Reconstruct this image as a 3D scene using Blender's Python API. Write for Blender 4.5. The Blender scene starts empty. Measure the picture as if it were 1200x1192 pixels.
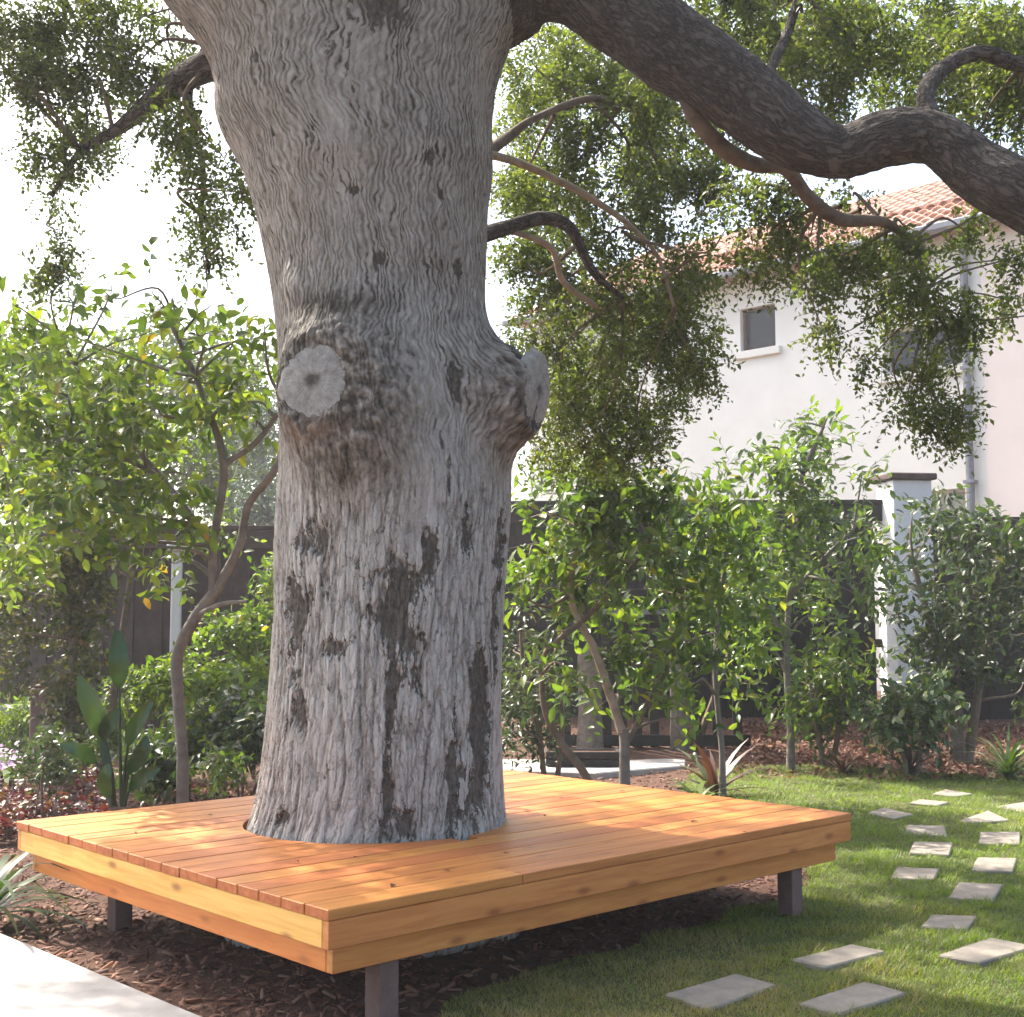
import bpy, bmesh, math
import numpy as np
from mathutils import Vector, Matrix

# ------------------------------------------------------------------ camera, sky, sun, exposure
SC = bpy.context.scene
COL = SC.collection
FPX, W0, H0, HORIZON, CAMH = 1507.0, 1200.0, 1192.0, 725.0, 1.5
PITCH = math.atan((HORIZON - H0 / 2) / FPX)
cam_d = bpy.data.cameras.new("camera"); cam = bpy.data.objects.new("camera", cam_d); COL.objects.link(cam)
cam.location = (0, 0, CAMH); cam.rotation_euler = (math.pi / 2 + PITCH, 0, 0)
cam_d.sensor_width = 36.0; cam_d.lens = 36.0 * FPX / W0; cam_d.clip_end = 500; cam_d.clip_start = 0.05
SC.camera = cam

SUN_EL, SUN_AZ = math.radians(50), math.radians(50)          # azimuth measured from +Y towards -X
SUN = np.array([-math.cos(SUN_EL) * math.sin(SUN_AZ), math.cos(SUN_EL) * math.cos(SUN_AZ), math.sin(SUN_EL)])
wd = bpy.data.worlds.new("World"); SC.world = wd; wd.use_nodes = True
wn = wd.node_tree.nodes; wl = wd.node_tree.links
bg = wn["Background"]; bg.inputs[1].default_value = 0.15
sky = wn.new("ShaderNodeTexSky"); sky.sky_type = 'NISHITA'; sky.sun_disc = False
sky.sun_elevation = SUN_EL; sky.sun_rotation = -SUN_AZ
sky.air_density = 1.0; sky.dust_density = 5.0; sky.ozone_density = 0.6
wl.new(sky.outputs[0], bg.inputs[0])
sd = bpy.data.lights.new("sun", 'SUN'); sun = bpy.data.objects.new("sun", sd); COL.objects.link(sun)
sd.energy = 3.8; sd.angle = math.radians(0.55); sd.color = (1.0, 0.93, 0.82)
sun.rotation_euler = Vector(SUN).to_track_quat('Z', 'Y').to_euler(); sun.location = (-8, 10, 14)
SC.view_settings.view_transform = 'Standard'; SC.view_settings.look = 'None'
SC.view_settings.exposure = 1.88; SC.view_settings.gamma = 1.0; SC.view_settings.use_curve_mapping = False
SC.render.engine = 'CYCLES'
SC.cycles.max_bounces = 8; SC.cycles.diffuse_bounces = 4; SC.cycles.glossy_bounces = 2
SC.cycles.transmission_bounces = 4; SC.cycles.use_denoising = True
SC.cycles.sample_clamp_indirect = 6.0

# ------------------------------------------------------------------ helpers
CT, ST = math.cos(PITCH), math.sin(PITCH)
def ray(px, py):
    u = (px - W0 / 2) / FPX; v = (H0 / 2 - py) / FPX
    return np.array([u, CT - v * ST, ST + v * CT])
def P(px, py, Y):                       # the point that stands Y metres in front of the viewer's place
    d = ray(px, py); return np.array([0, 0, CAMH]) + d * (Y / d[1])
def G(px, py, z=0.0):                   # the point at height z
    d = ray(px, py); return np.array([0, 0, CAMH]) + d * ((z - CAMH) / d[2])
def PXM(Y): return Y / FPX              # metres per photograph pixel at that distance
RNG = np.random.default_rng(7)

_perm = np.random.default_rng(3).permutation(256); _perm = np.concatenate([_perm, _perm, _perm])
_g3 = np.random.default_rng(4).normal(size=(256, 3)); _g3 /= np.linalg.norm(_g3, axis=1)[:, None]
def noise3(x, y, z):
    x, y, z = np.broadcast_arrays(np.asarray(x, float), np.asarray(y, float), np.asarray(z, float))
    xi, yi, zi = np.floor(x).astype(int), np.floor(y).astype(int), np.floor(z).astype(int)
    xf, yf, zf = x - xi, y - yi, z - zi
    f = lambda t: t * t * t * (t * (t * 6 - 15) + 10)
    u, v, w = f(xf), f(yf), f(zf)
    xi &= 255; yi &= 255; zi &= 255
    def g(a, b, c):
        h = _perm[_perm[_perm[xi + a] + yi + b] + zi + c]
        gr = _g3[h & 255]
        return gr[..., 0] * (xf - a) + gr[..., 1] * (yf - b) + gr[..., 2] * (zf - c)
    l = lambda a, b, t: a + t * (b - a)
    return 1.5 * l(l(l(g(0,0,0), g(1,0,0), u), l(g(0,1,0), g(1,1,0), u), v),
                   l(l(g(0,0,1), g(1,0,1), u), l(g(0,1,1), g(1,1,1), u), v), w)
def fbm(x, y, z, o=4):
    s = 0; a = 1.0; k = 1.0
    for i in range(o):
        s = s + a * noise3(np.asarray(x) * k + 13.7 * i, np.asarray(y) * k, np.asarray(z) * k); a *= .5; k *= 2.03
    return s
def sstep(a, b, x):
    t = np.clip((x - a) / (b - a), 0, 1); return t * t * (3 - 2 * t)
def unit(v):
    v = np.asarray(v, float); return v / np.maximum(np.linalg.norm(v, axis=-1, keepdims=True), 1e-9)

def link(name, me, mat=None, parent=None, loc=None):
    o = bpy.data.objects.new(name, me); COL.objects.link(o)
    if mat is not None and me is not None and len(me.materials) == 0: me.materials.append(mat)
    if parent is not None: o.parent = parent
    if loc is not None: o.location = loc
    return o
def tag(o, label=None, cat=None, group=None, kind=None):
    if label: o["label"] = label
    if cat: o["category"] = cat
    if group: o["group"] = group
    if kind: o["kind"] = kind
    return o
def empty(name, loc, label, cat, group=None, rz=0.0):
    o = bpy.data.objects.new(name, None); COL.objects.link(o)
    o.location = tuple(loc); o.rotation_euler = (0, 0, rz); o.empty_display_size = .1
    return tag(o, label, cat, group)
def mesh_np(name, V, faces, smooth=False, attrs=None, uv=None):
    """faces: list of int arrays (n,k)"""
    me = bpy.data.meshes.new(name)
    V = np.ascontiguousarray(V, dtype=np.float32); me.vertices.add(len(V)); me.vertices.foreach_set("co", V.ravel())
    faces = [np.asarray(f) for f in faces if len(f)]
    tot = sum(f.size for f in faces); npoly = sum(len(f) for f in faces)
    me.loops.add(tot); me.polygons.add(npoly)
    me.loops.foreach_set("vertex_index", np.concatenate([f.ravel() for f in faces]).astype(np.int32))
    tt = np.concatenate([np.full(len(f), f.shape[1]) for f in faces])
    st = np.concatenate([[0], np.cumsum(tt)[:-1]]).astype(np.int32)
    me.polygons.foreach_set("loop_start", st)
    if smooth: me.polygons.foreach_set("use_smooth", np.ones(npoly, dtype=bool))
    for k, a in (attrs or {}).items():
        at = me.attributes.new(k, 'FLOAT', 'POINT'); at.data.foreach_set("value", np.ascontiguousarray(a, dtype=np.float32))
    me.update(calc_edges=True); me.validate()
    return me
def local(V, parent):
    """world points into the frame of an unrotated Empty"""
    return np.asarray(V) - np.array(parent.location)
def prism(poly, z0, z1, bev=0.0, name="prism", smooth=False):
    bm = bmesh.new()
    lo = [bm.verts.new((p[0], p[1], z0)) for p in poly]; hi = [bm.verts.new((p[0], p[1], z1)) for p in poly]
    n = len(poly)
    bm.faces.new(hi); bm.faces.new(lo[::-1])
    for i in range(n): bm.faces.new((lo[i], lo[(i + 1) % n], hi[(i + 1) % n], hi[i]))
    bmesh.ops.recalc_face_normals(bm, faces=bm.faces)
    if bev: bmesh.ops.bevel(bm, geom=bm.edges[:], offset=bev, segments=1, affect='EDGES', clamp_overlap=True)
    me = bpy.data.meshes.new(name); bm.to_mesh(me); bm.free(); return me
def box(x0, x1, y0, y1, z0, z1, bev=0.0, name="box"):
    return prism([(x0, y0), (x1, y0), (x1, y1), (x0, y1)], z0, z1, bev, name)
def catmull(pts, n):
    pts = np.asarray(pts, float); k = len(pts)
    ext = np.vstack([2 * pts[0] - pts[1], pts, 2 * pts[-1] - pts[-2]])
    t = np.linspace(0, k - 1 - 1e-6, n); i = t.astype(int); f = (t - i)[:, None]
    p0, p1, p2, p3 = ext[i], ext[i + 1], ext[i + 2], ext[i + 3]
    return .5 * (2 * p1 + (p2 - p0) * f + (2 * p0 - 5 * p1 + 4 * p2 - p3) * f ** 2 + (3 * p1 - p0 - 3 * p2 + p3) * f ** 3)
def tube_arrays(pts4, n, seg, disp=None):
    """pts4: rows of x,y,z,r. returns V, quads, u (arc), s (length)"""
    C = catmull(pts4, n); c, r = C[:, :3], np.maximum(C[:, 3], 1e-4)
    T = unit(np.gradient(c, axis=0))
    N = np.zeros_like(T); a = np.array([1., 0, 0]) if abs(T[0, 0]) < .8 else np.array([0, 1., 0])
    N[0] = unit(a - T[0] * a.dot(T[0]))
    for i in range(1, n):
        v = N[i - 1] - T[i] * N[i - 1].dot(T[i]); N[i] = v / max(np.linalg.norm(v), 1e-9)
    B = np.cross(T, N); th = np.linspace(0, 2 * np.pi, seg, endpoint=False)
    s = np.concatenate([[0], np.cumsum(np.linalg.norm(np.diff(c, axis=0), axis=1))])
    rr = r[:, None] * np.ones((n, seg))
    dirs = N[:, None, :] * np.cos(th)[None, :, None] + B[:, None, :] * np.sin(th)[None, :, None]
    if disp is not None:
        base = c[:, None, :] + dirs * rr[..., None]; rr = rr + disp(base, dirs, rr, th[None, :], s[:, None])
    V = c[:, None, :] + dirs * rr[..., None]
    i = np.arange(n - 1)[:, None] * seg; j = np.arange(seg)[None, :]; j2 = (j + 1) % seg
    Q = np.stack([i + j, i + j2, i + seg + j2, i + seg + j], -1).reshape(-1, 4)
    AT = (np.cos(th)[None, :] * rr, np.sin(th)[None, :] * rr, s[:, None] * np.ones((1, seg)))
    return V.reshape(-1, 3), Q, [a_.ravel() for a_ in AT]
def tubes_mesh(name, paths, seg=8, per=10, disp=None):
    Vs, Qs, As, k = [], [], [], 0
    for p in paths:
        V, Q, at_ = tube_arrays(np.asarray(p, float), max(4, per * (len(p) - 1)), seg, disp); Vs.append(V); Qs.append(Q + k); As.append(at_); k += len(V)
    return mesh_np(name, np.vstack(Vs), [np.vstack(Qs)], smooth=True, attrs={q: np.concatenate([a_[i] for a_ in As]) for i, q in enumerate(('ca', 'sa', 'sl'))})

# ------------------------------------------------------------------ materials
MATS = {}
def nt(name):
    m = bpy.data.materials.new(name); m.use_nodes = True; t = m.node_tree
    b = t.nodes["Principled BSDF"]; MATS[name] = m
    return m, t.nodes, t.links, b
def ramp(n, stops, interp='LINEAR'):
    r = n.new("ShaderNodeValToRGB"); e = r.color_ramp.elements; r.color_ramp.interpolation = interp
    while len(e) < len(stops): e.new(.5)
    for k, (p, c) in enumerate(stops): e[k].position = p; e[k].color = (*c, 1)
    return r
def tex(n, l, kind, scale, vec=None, stretch=None, **kw):
    if vec is not None and stretch is not None:
        mp = n.new("ShaderNodeMapping"); mp.inputs["Scale"].default_value = stretch; l.new(vec, mp.inputs[0]); vec = mp.outputs[0]
    t = n.new({"noise": "ShaderNodeTexNoise", "voro": "ShaderNodeTexVoronoi", "wave": "ShaderNodeTexWave"}[kind])
    t.inputs["Scale"].default_value = scale
    for k, v in kw.items():
        if k in t.inputs: t.inputs[k].default_value = v
    if vec is not None: l.new(vec, t.inputs["Vector"])
    return t
def bump(n, l, h, strength, dist, b, prev=None):
    bp = n.new("ShaderNodeBump"); bp.inputs["Strength"].default_value = strength; bp.inputs["Distance"].default_value = dist
    l.new(h, bp.inputs["Height"])
    if prev is not None: l.new(prev, bp.inputs["Normal"])
    if b is not None: l.new(bp.outputs[0], b.inputs["Normal"])
    return bp.outputs[0]
def math_node(n, l, op, a, b=None, clamp=False):
    m = n.new("ShaderNodeMath"); m.operation = op; m.use_clamp = clamp
    for k, v in enumerate((a, b)):
        if v is None: continue
        if isinstance(v, (int, float)): m.inputs[k].default_value = v
        else: l.new(v, m.inputs[k])
    return m.outputs[0]
def mixc(n, l, fac, a, b, mode='MIX'):
    m = n.new("ShaderNodeMix"); m.data_type = 'RGBA'; m.blend_type = mode
    for s, v in ((m.inputs[0], fac), (m.inputs[6], a), (m.inputs[7], b)):
        if isinstance(v, (int, float)): s.default_value = v
        elif isinstance(v, tuple): s.default_value = (*v, 1)
        else: l.new(v, s)
    return m.outputs[2]
def coords(n, which="Object"): return n.new("ShaderNodeTexCoord").outputs[which]

def mottled(name, c0, c1, scale=6, rough=.85, bumps=((40, .4, .004),), detail=6, spec=.3, voro=None):
    m, n, l, b = nt(name); co = coords(n)
    t = tex(n, l, "noise", scale, co, Detail=detail, Roughness=.65)
    r = ramp(n, [(.3, c0), (.7, c1)]); l.new(t.outputs["Fac"], r.inputs[0]); l.new(r.outputs[0], b.inputs["Base Color"])
    b.inputs["Roughness"].default_value = rough; b.inputs["Specular IOR Level"].default_value = spec
    pv = None
    for sc, st, di in bumps:
        pv = bump(n, l, tex(n, l, "noise", sc, co, Detail=5, Roughness=.7).outputs["Fac"], st, di, b, pv)
    return m
def leaf_mat(name, stops, rough=.42, trans=.4, tcol=(1.25, 1.3, .35), spec=.5):
    m, n, l, b = nt(name); a = n.new("ShaderNodeAttribute"); a.attribute_name = "rnd"
    r = ramp(n, stops); l.new(a.outputs["Fac"], r.inputs[0])
    l.new(r.outputs[0], b.inputs["Base Color"]); b.inputs["Roughness"].default_value = rough
    b.inputs["Specular IOR Level"].default_value = spec
    tr = n.new("ShaderNodeBsdfTranslucent")
    l.new(mixc(n, l, 1.0, r.outputs[0], tcol, 'MULTIPLY'), tr.inputs[0])
    mx = n.new("ShaderNodeMixShader"); mx.inputs[0].default_value = trans
    l.new(b.outputs[0], mx.inputs[1]); l.new(tr.outputs[0], mx.inputs[2])
    l.new(mx.outputs[0], n["Material Output"].inputs[0])
    return m
def bark_small(name, c0, c1, scale=9):
    return mottled(name, c0, c1, scale, .9, ((55, .5, .004), (14, .5, .008)))

def wood(name, axis, ca, cb, knot=.5, vary=.25, rough=.5):
    m, n, l, b = nt(name); co = coords(n)
    oi = n.new("ShaderNodeObjectInfo")
    cmb = n.new("ShaderNodeCombineXYZ")
    for k in range(3): l.new(math_node(n, l, 'MULTIPLY', oi.outputs["Random"], 37.0 + 11 * k), cmb.inputs[k])
    va = n.new("ShaderNodeVectorMath"); va.operation = 'ADD'; l.new(co, va.inputs[0]); l.new(cmb.outputs[0], va.inputs[1]); co = va.outputs[0]
    st = [1.0, 1.0, 1.0]; st[axis] = .055
    warp = tex(n, l, "noise", 2.2, co, Detail=2)
    wv = n.new("ShaderNodeVectorMath"); wv.operation = 'MULTIPLY_ADD'; l.new(warp.outputs["Color"], wv.inputs[0]); wv.inputs[1].default_value = (.05, .05, .05); l.new(co, wv.inputs[2])
    g1 = tex(n, l, "noise", 42, wv.outputs[0], tuple(st), Detail=5, Roughness=.6)
    st2 = [1.0, 1.0, 1.0]; st2[axis] = .12
    g2 = tex(n, l, "noise", 6, co, tuple(st2), Detail=3)
    f = math_node(n, l, 'ADD', math_node(n, l, 'MULTIPLY', g1.outputs["Fac"], .6), math_node(n, l, 'MULTIPLY', g2.outputs["Fac"], .4))
    r = ramp(n, [(.39, ca), (.60, cb)]); l.new(f, r.inputs[0])
    hv = n.new("ShaderNodeHueSaturation"); l.new(r.outputs[0], hv.inputs["Color"])
    l.new(math_node(n, l, 'ADD', math_node(n, l, 'MULTIPLY', oi.outputs["Random"], vary), 1 - vary / 2), hv.inputs["Value"])
    l.new(math_node(n, l, 'ADD', math_node(n, l, 'MULTIPLY', oi.outputs["Random"], .02), .49), hv.inputs["Hue"])
    sx = n.new("ShaderNodeSeparateXYZ"); l.new(co, sx.inputs[0]); ot = [k for k in range(3) if k != axis]
    kc = n.new("ShaderNodeCombineXYZ"); l.new(math_node(n, l, 'MULTIPLY', sx.outputs[axis], 1.9), kc.inputs[0]); l.new(math_node(n, l, 'MULTIPLY', math_node(n, l, 'ADD', sx.outputs[ot[0]], sx.outputs[ot[1]]), 5.0), kc.inputs[1])
    kn = n.new("ShaderNodeTexVoronoi"); kn.voronoi_dimensions = '2D'; kn.inputs["Scale"].default_value = 1.0; l.new(kc.outputs[0], kn.inputs["Vector"])
    kr = ramp(n, [(.035, (1, 1, 1)), (.06, (.55, .55, .55)), (.11, (0, 0, 0))]); l.new(kn.outputs["Distance"], kr.inputs[0])
    kf = math_node(n, l, 'MULTIPLY', kr.outputs[0], knot)
    dark = (ca[0] * .42, ca[1] * .30, ca[2] * .35)
    l.new(mixc(n, l, kf, hv.outputs[0], dark), b.inputs["Base Color"])
    b.inputs["Roughness"].default_value = rough; b.inputs["Specular IOR Level"].default_value = .35
    bump(n, l, g1.outputs["Fac"], .5, .003, b)
    return m

M_deck = wood("cedar_deck", 0, (.36, .120, .030), (.53, .205, .056), .45, .20)
M_end = mottled("cedar_end_grain", (.30, .075, .025), (.50, .17, .055), 26, .7)
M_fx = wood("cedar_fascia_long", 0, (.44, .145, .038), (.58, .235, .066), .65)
M_fy_up = wood("pine_fascia_upper_lit", 1, (.60, .29, .055), (.74, .42, .11), .8, .1)  # yellow pine, with warm light off the path put into the colour
M_fy_lo = wood("cedar_fascia_lower_bounce", 1, (.62, .22, .035), (.75, .31, .06), .5, .1)  # orange-red bounce light put into the cedar colour
M_post = mottled("brown_post", (.10, .062, .052), (.17, .11, .094), 12, .75)
M_soil = mottled("mulch_soil", (.05, .024, .016), (.14, .072, .048), 14, .95, ((60, .8, .02), (18, .6, .03)))
M_lawn = mottled("lawn_soil", (.06, .065, .02), (.13, .12, .045), 9, .95, ((70, .8, .02),))
M_conc = mottled("pale_concrete", (.27, .26, .25), (.40, .39, .375), 5, .85, ((90, .3, .003), (7, .15, .004)))
M_stone = mottled("stepping_stone", (.17, .148, .122), (.29, .252, .208), 9, .85, ((60, .4, .004), (12, .3, .006)))
M_wall = mottled("white_stucco", (.73, .72, .64), (.82, .805, .72), 1.3, .92, ((110, .35, .006), (9, .15, .01)))
M_pillar = mottled("pillar_paint", (.60, .61, .61), (.70, .71, .71), 3, .8, ((70, .35, .005),))
M_cap = mottled("brown_cap", (.05, .034, .028), (.09, .06, .05), 8, .8)
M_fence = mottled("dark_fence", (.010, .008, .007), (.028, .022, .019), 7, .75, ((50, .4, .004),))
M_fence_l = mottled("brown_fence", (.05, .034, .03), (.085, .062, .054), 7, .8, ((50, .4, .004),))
M_gate = mottled("black_gate", (.012, .011, .011), (.03, .027, .025), 9, .6)
M_greywood = mottled("grey_wood", (.10, .08, .066), (.24, .205, .175), 16, .9, ((40, .6, .006),))
M_tile = mottled("clay_tile", (.40, .20, .13), (.60, .40, .31), 5, .8, ((60, .3, .003),))
M_metal = mottled("grey_metal", (.17, .175, .195), (.25, .26, .285), 6, .5)
M_frame = mottled("window_frame", (.10, .055, .04), (.16, .09, .07), 8, .6)
M_framew = mottled("window_frame_pale", (.5, .46, .42), (.6, .56, .52), 8, .6)
m, n, l, b = nt("window_glass"); b.inputs["Base Color"].default_value = (.03, .035, .04, 1); b.inputs["Roughness"].default_value = .12; b.inputs["Specular IOR Level"].default_value = .18; M_glass = m
m, n, l, b = nt("curtain"); b.inputs["Base Color"].default_value = (.36, .36, .30, 1); b.inputs["Roughness"].default_value = .7; M_curtain = m
def furrowed(name, c0, c1, c2, fu=30, fl_=5.0):
    m, n, l, b = nt(name); cx = n.new("ShaderNodeCombineXYZ")
    for k, (q, sc_) in enumerate((("ca", fu), ("sa", fu), ("sl", fl_))):
        a_ = n.new("ShaderNodeAttribute"); a_.attribute_name = q; l.new(math_node(n, l, 'MULTIPLY', a_.outputs["Fac"], sc_), cx.inputs[k])
    co = coords(n); wv = tex(n, l, "noise", 7, co, Detail=2); vm = n.new("ShaderNodeVectorMath"); vm.operation = 'MULTIPLY_ADD'; l.new(wv.outputs["Color"], vm.inputs[0]); vm.inputs[1].default_value = (1.6, 1.6, .8); l.new(cx.outputs[0], vm.inputs[2])
    t_ = tex(n, l, "noise", 1.0, vm.outputs[0], Detail=3, Roughness=.55)
    g = math_node(n, l, 'MULTIPLY', math_node(n, l, 'ABSOLUTE', math_node(n, l, 'SUBTRACT', t_.outputs["Fac"], .5)), 8.0, True)
    big_ = tex(n, l, "noise", 3.5, co, Detail=5, Roughness=.7); fine = tex(n, l, "noise", 90, co, Detail=4, Roughness=.7)
    f = math_node(n, l, 'ADD', math_node(n, l, 'MULTIPLY', g, .30), math_node(n, l, 'MULTIPLY', big_.outputs["Fac"], .5)); f = math_node(n, l, 'ADD', f, math_node(n, l, 'MULTIPLY', fine.outputs["Fac"], .3))
    r = ramp(n, [(.32, c0), (.55, c1), (.80, c2)]); l.new(f, r.inputs[0]); l.new(r.outputs[0], b.inputs["Base Color"])
    b.inputs["Roughness"].default_value = .95; b.inputs["Specular IOR Level"].default_value = .2
    pv = bump(n, l, g, .9, .016, None); pv = bump(n, l, big_.outputs["Fac"], .5, .03, None, pv); bump(n, l, fine.outputs["Fac"], .6, .006, b, pv); return m
M_limb = furrowed("limb_bark", (.034, .029, .026), (.080, .068, .061), (.13, .112, .10), 34, 11.0)  # browner limb bark, with the shade of its underside put into the colour
M_twig = bark_small("twig_bark", (.085, .062, .045), (.20, .155, .115), 9)
M_paletwig = bark_small("pale_bark", (.20, .155, .115), (.40, .33, .255), 9)
M_stem = bark_small("slender_bark", (.10, .088, .075), (.22, .195, .17), 10)

L_oak = leaf_mat("oak_leaves", [(0, (.056, .084, .030)), (.5, (.100, .136, .042)), (.88, (.148, .178, .050)), (1, (.18, .175, .065))], .40, .56, (1.42, 1.46, .45))
L_cam = leaf_mat("broad_leaves", [(0, (.055, .097, .032)), (.5, (.114, .175, .042)), (.85, (.19, .233, .05)), (.94, (.22, .20, .035)), (1, (.26, .15, .04))], .33, .52, (1.42, 1.46, .36))
L_citrus = leaf_mat("citrus_leaves", [(0, (.048, .088, .028)), (.5, (.092, .155, .038)), (.9, (.158, .207, .046)), (1, (.30, .27, .035))], .32, .52, (1.42, 1.46, .36))
L_dark = leaf_mat("dark_leaves", [(0, (.026, .046, .022)), (.6, (.052, .084, .036)), (.95, (.09, .12, .045)), (1, (.16, .13, .055))], .36, .40, (1.3, 1.4, .4), .42)
L_lime = leaf_mat("lime_leaves", [(0, (.06, .11, .02)), (.5, (.12, .19, .03)), (1, (.22, .27, .05))], .45, .5)
L_ivy = leaf_mat("ivy_leaves", [(0, (.028, .045, .012)), (.5, (.07, .09, .022)), (.85, (.17, .15, .04)), (1, (.24, .13, .05))], .45, .4)
L_far = leaf_mat("far_leaves", [(0, (.05, .085, .03)), (1, (.12, .16, .06))], .6, .4)
L_blue = leaf_mat("blue_green_leaves", [(0, (.045, .085, .055)), (1, (.09, .14, .09))], .6, .3, (1.1, 1.2, .7))
L_strel = leaf_mat("paddle_leaf", [(0, (.016, .045, .018)), (1, (.05, .10, .035))], .28, .25)
L_red = leaf_mat("maroon_leaves", [(0, (.050, .012, .014)), (.6, (.11, .03, .035)), (1, (.10, .10, .03))], .45, .35, (1.4, .8, .5))
L_brom = leaf_mat("bromeliad_leaf", [(0, (.06, .035, .025)), (.6, (.12, .065, .045)), (1, (.08, .10, .04))], .5, .2, (1.4, .9, .5))
L_strap = leaf_mat("strap_leaf", [(0, (.035, .07, .02)), (.7, (.08, .13, .035)), (1, (.45, .46, .33))], .4, .35)
L_lilac = leaf_mat("lilac_petal", [(0, (.42, .27, .50)), (1, (.72, .60, .75))], .6, .35, (1.1, 1, 1.1))
L_grass = leaf_mat("grass_blades", [(0, (.090, .138, .026)), (.45, (.150, .206, .036)), (.75, (.21, .243, .050)), (1, (.34, .26, .135))], .5, .52, (1.3, 1.5, .4))
L_dry = leaf_mat("dry_leaf", [(0, (.075, .034, .022)), (.6, (.18, .080, .048)), (1, (.31, .18, .115))], .8, .2, (1.2, 1, .8))

# ------------------------------------------------------------------ leaves
def tmpl_diamond():
    return (np.array([(0, 0, 0), (-.5, .5, .07), (0, 1, -.06), (.5, .5, .07)], float), [np.array([(0, 3, 2), (0, 2, 1)])])
def tmpl_broad():
    v = [(0, 0, 0), (-.42, .3, .07), (0, .3, 0), (.42, .3, .07), (-.40, .68, .03), (0, .68, -.05), (.40, .68, .03), (0, 1, -.16)]
    return (np.array(v, float), [np.array([(0, 2, 1), (0, 3, 2), (4, 5, 7), (5, 6, 7)]), np.array([(1, 2, 5, 4), (2, 3, 6, 5)])])
def tmpl_strap(k=6, bend=1.0):
    t = np.linspace(0, 1, k); w = np.array([.5 * (1 - .9 * x ** 2.2) for x in t]); V = []
    for x, hw in zip(t, w):
        a = bend * 1.5 * x; y = math.sin(a) / (1.5 * bend) if bend else x; z = -(1 - math.cos(a)) / (1.5 * bend) if bend else 0
        V += [(-hw, y, z + .05 * hw), (hw, y, z + .05 * hw)]
    F = [np.array([(2 * i, 2 * i + 1, 2 * i + 3, 2 * i + 2) for i in range(k - 1)])]
    return (np.array(V, float), F)
DIAM, BROAD = tmpl_diamond(), tmpl_broad()
def leaf_mesh(name, Pn, T, Nn, L, wr, tmpl, rnd, smooth=False):
    tv, tf = tmpl; T = unit(T); Nn = unit(Nn - T * (Nn * T).sum(1, keepdims=True)); B = np.cross(T, Nn)
    L = np.asarray(L)[:, None, None]; wr = np.asarray(wr, float).reshape(-1, 1, 1)
    V = Pn[:, None, :] + L * (T[:, None, :] * tv[None, :, 1, None] + B[:, None, :] * (tv[None, :, 0, None] * wr) + Nn[:, None, :] * tv[None, :, 2, None])
    k = len(tv); off = (np.arange(len(Pn)) * k)[:, None, None]
    F = [(f[None] + off).reshape(-1, f.shape[1]) for f in tf]
    return mesh_np(name, V.reshape(-1, 3), F, smooth, {"rnd": np.repeat(rnd, k)})
def sprigs(rng, clumps, n, ll, m=7, droop=.35, gap=.0, gscale=None, fill=.5):
    """clumps: rows x,y,z,rx,ry,rz -> leaf positions, directions, normals, lengths"""
    C = np.asarray(clumps, float); w = (C[:, 3] * C[:, 4] + C[:, 4] * C[:, 5] + C[:, 3] * C[:, 5]); w = w * (C[:, 6] if C.shape[1] > 6 else 1); w /= w.sum()
    ns = max(1, n // m); out = []; have = 0
    while have < ns:
        k = rng.choice(len(C), size=ns, p=w)
        d = unit(rng.normal(size=(ns, 3))); r = rng.random(ns) ** fill
        r *= 1 + .35 * noise3(d[:, 0] * 2 + C[k, 0] * 3, d[:, 1] * 2 + k * 1.7, d[:, 2] * 2 + 5)
        S = C[k, :3] + d * C[k, 3:6] * r[:, None]
        if gap > 0:
            gs = gscale or .5
            keep = noise3(S[:, 0] / gs, S[:, 1] / gs, S[:, 2] / gs) > (gap - .5)
            S, d, k = S[keep], d[keep], k[keep]
        out.append((S, d)); have += len(S)
    S = np.vstack([o[0] for o in out])[:ns]; d = np.vstack([o[1] for o in out])[:ns]
    D = unit(d * .55 + unit(rng.normal(size=S.shape)) * .75 + np.array([0, 0, -droop]))
    t = (np.arange(m) + .5) / m; Ls = ll * m * .42 * (.7 + .6 * rng.random(ns))
    Pn = S[:, None, :] + D[:, None, :] * (t[None, :, None] * Ls[:, None, None]) + np.array([0, 0, -1]) * (droop * .5 * (t ** 2)[None, :, None] * Ls[:, None, None])
    side = unit(np.cross(D, rng.normal(size=D.shape)))
    sg = np.where(np.arange(m) % 2 == 0, 1, -1)[None, :, None]
    T = D[:, None, :] * .5 + side[:, None, :] * sg * .8 + rng.normal(size=(ns, m, 3)) * .35
    N = rng.normal(size=(ns, m, 3)) * .6 + np.array([0, 0, .8]) + np.array([-.15, -.2, 0])
    L = ll * (.65 + .6 * rng.random((ns, m)))
    rnd = np.clip(rng.random((ns, m)) * .75 + (rng.random((ns, 1)) - .3) * .4, 0, 1)
    tw = np.concatenate([S[:, None, :], (S + D * Ls[:, None])[:, None, :]], 1)
    return Pn.reshape(-1, 3), unit(T.reshape(-1, 3)), N.reshape(-1, 3), L.ravel(), rnd.ravel(), tw
def twig_mesh(name, tw, r):
    """thin three-sided sprig stems"""
    n = len(tw); d = unit(tw[:, 1] - tw[:, 0]); a = unit(np.cross(d, np.array([.3, .5, .8]))); b = np.cross(d, a)
    V = []
    for k in range(3):
        o = (a * math.cos(2.094 * k) + b * math.sin(2.094 * k)) * r; V += [tw[:, 0] + o, tw[:, 1] + o * .4]
    V = np.stack(V, 1); off = (np.arange(n) * 6)[:, None, None]
    F = (np.array([(0, 2, 3, 1), (2, 4, 5, 3), (4, 0, 1, 5)])[None] + off).reshape(-1, 4)
    return mesh_np(name, V.reshape(-1, 3), [F])
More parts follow.
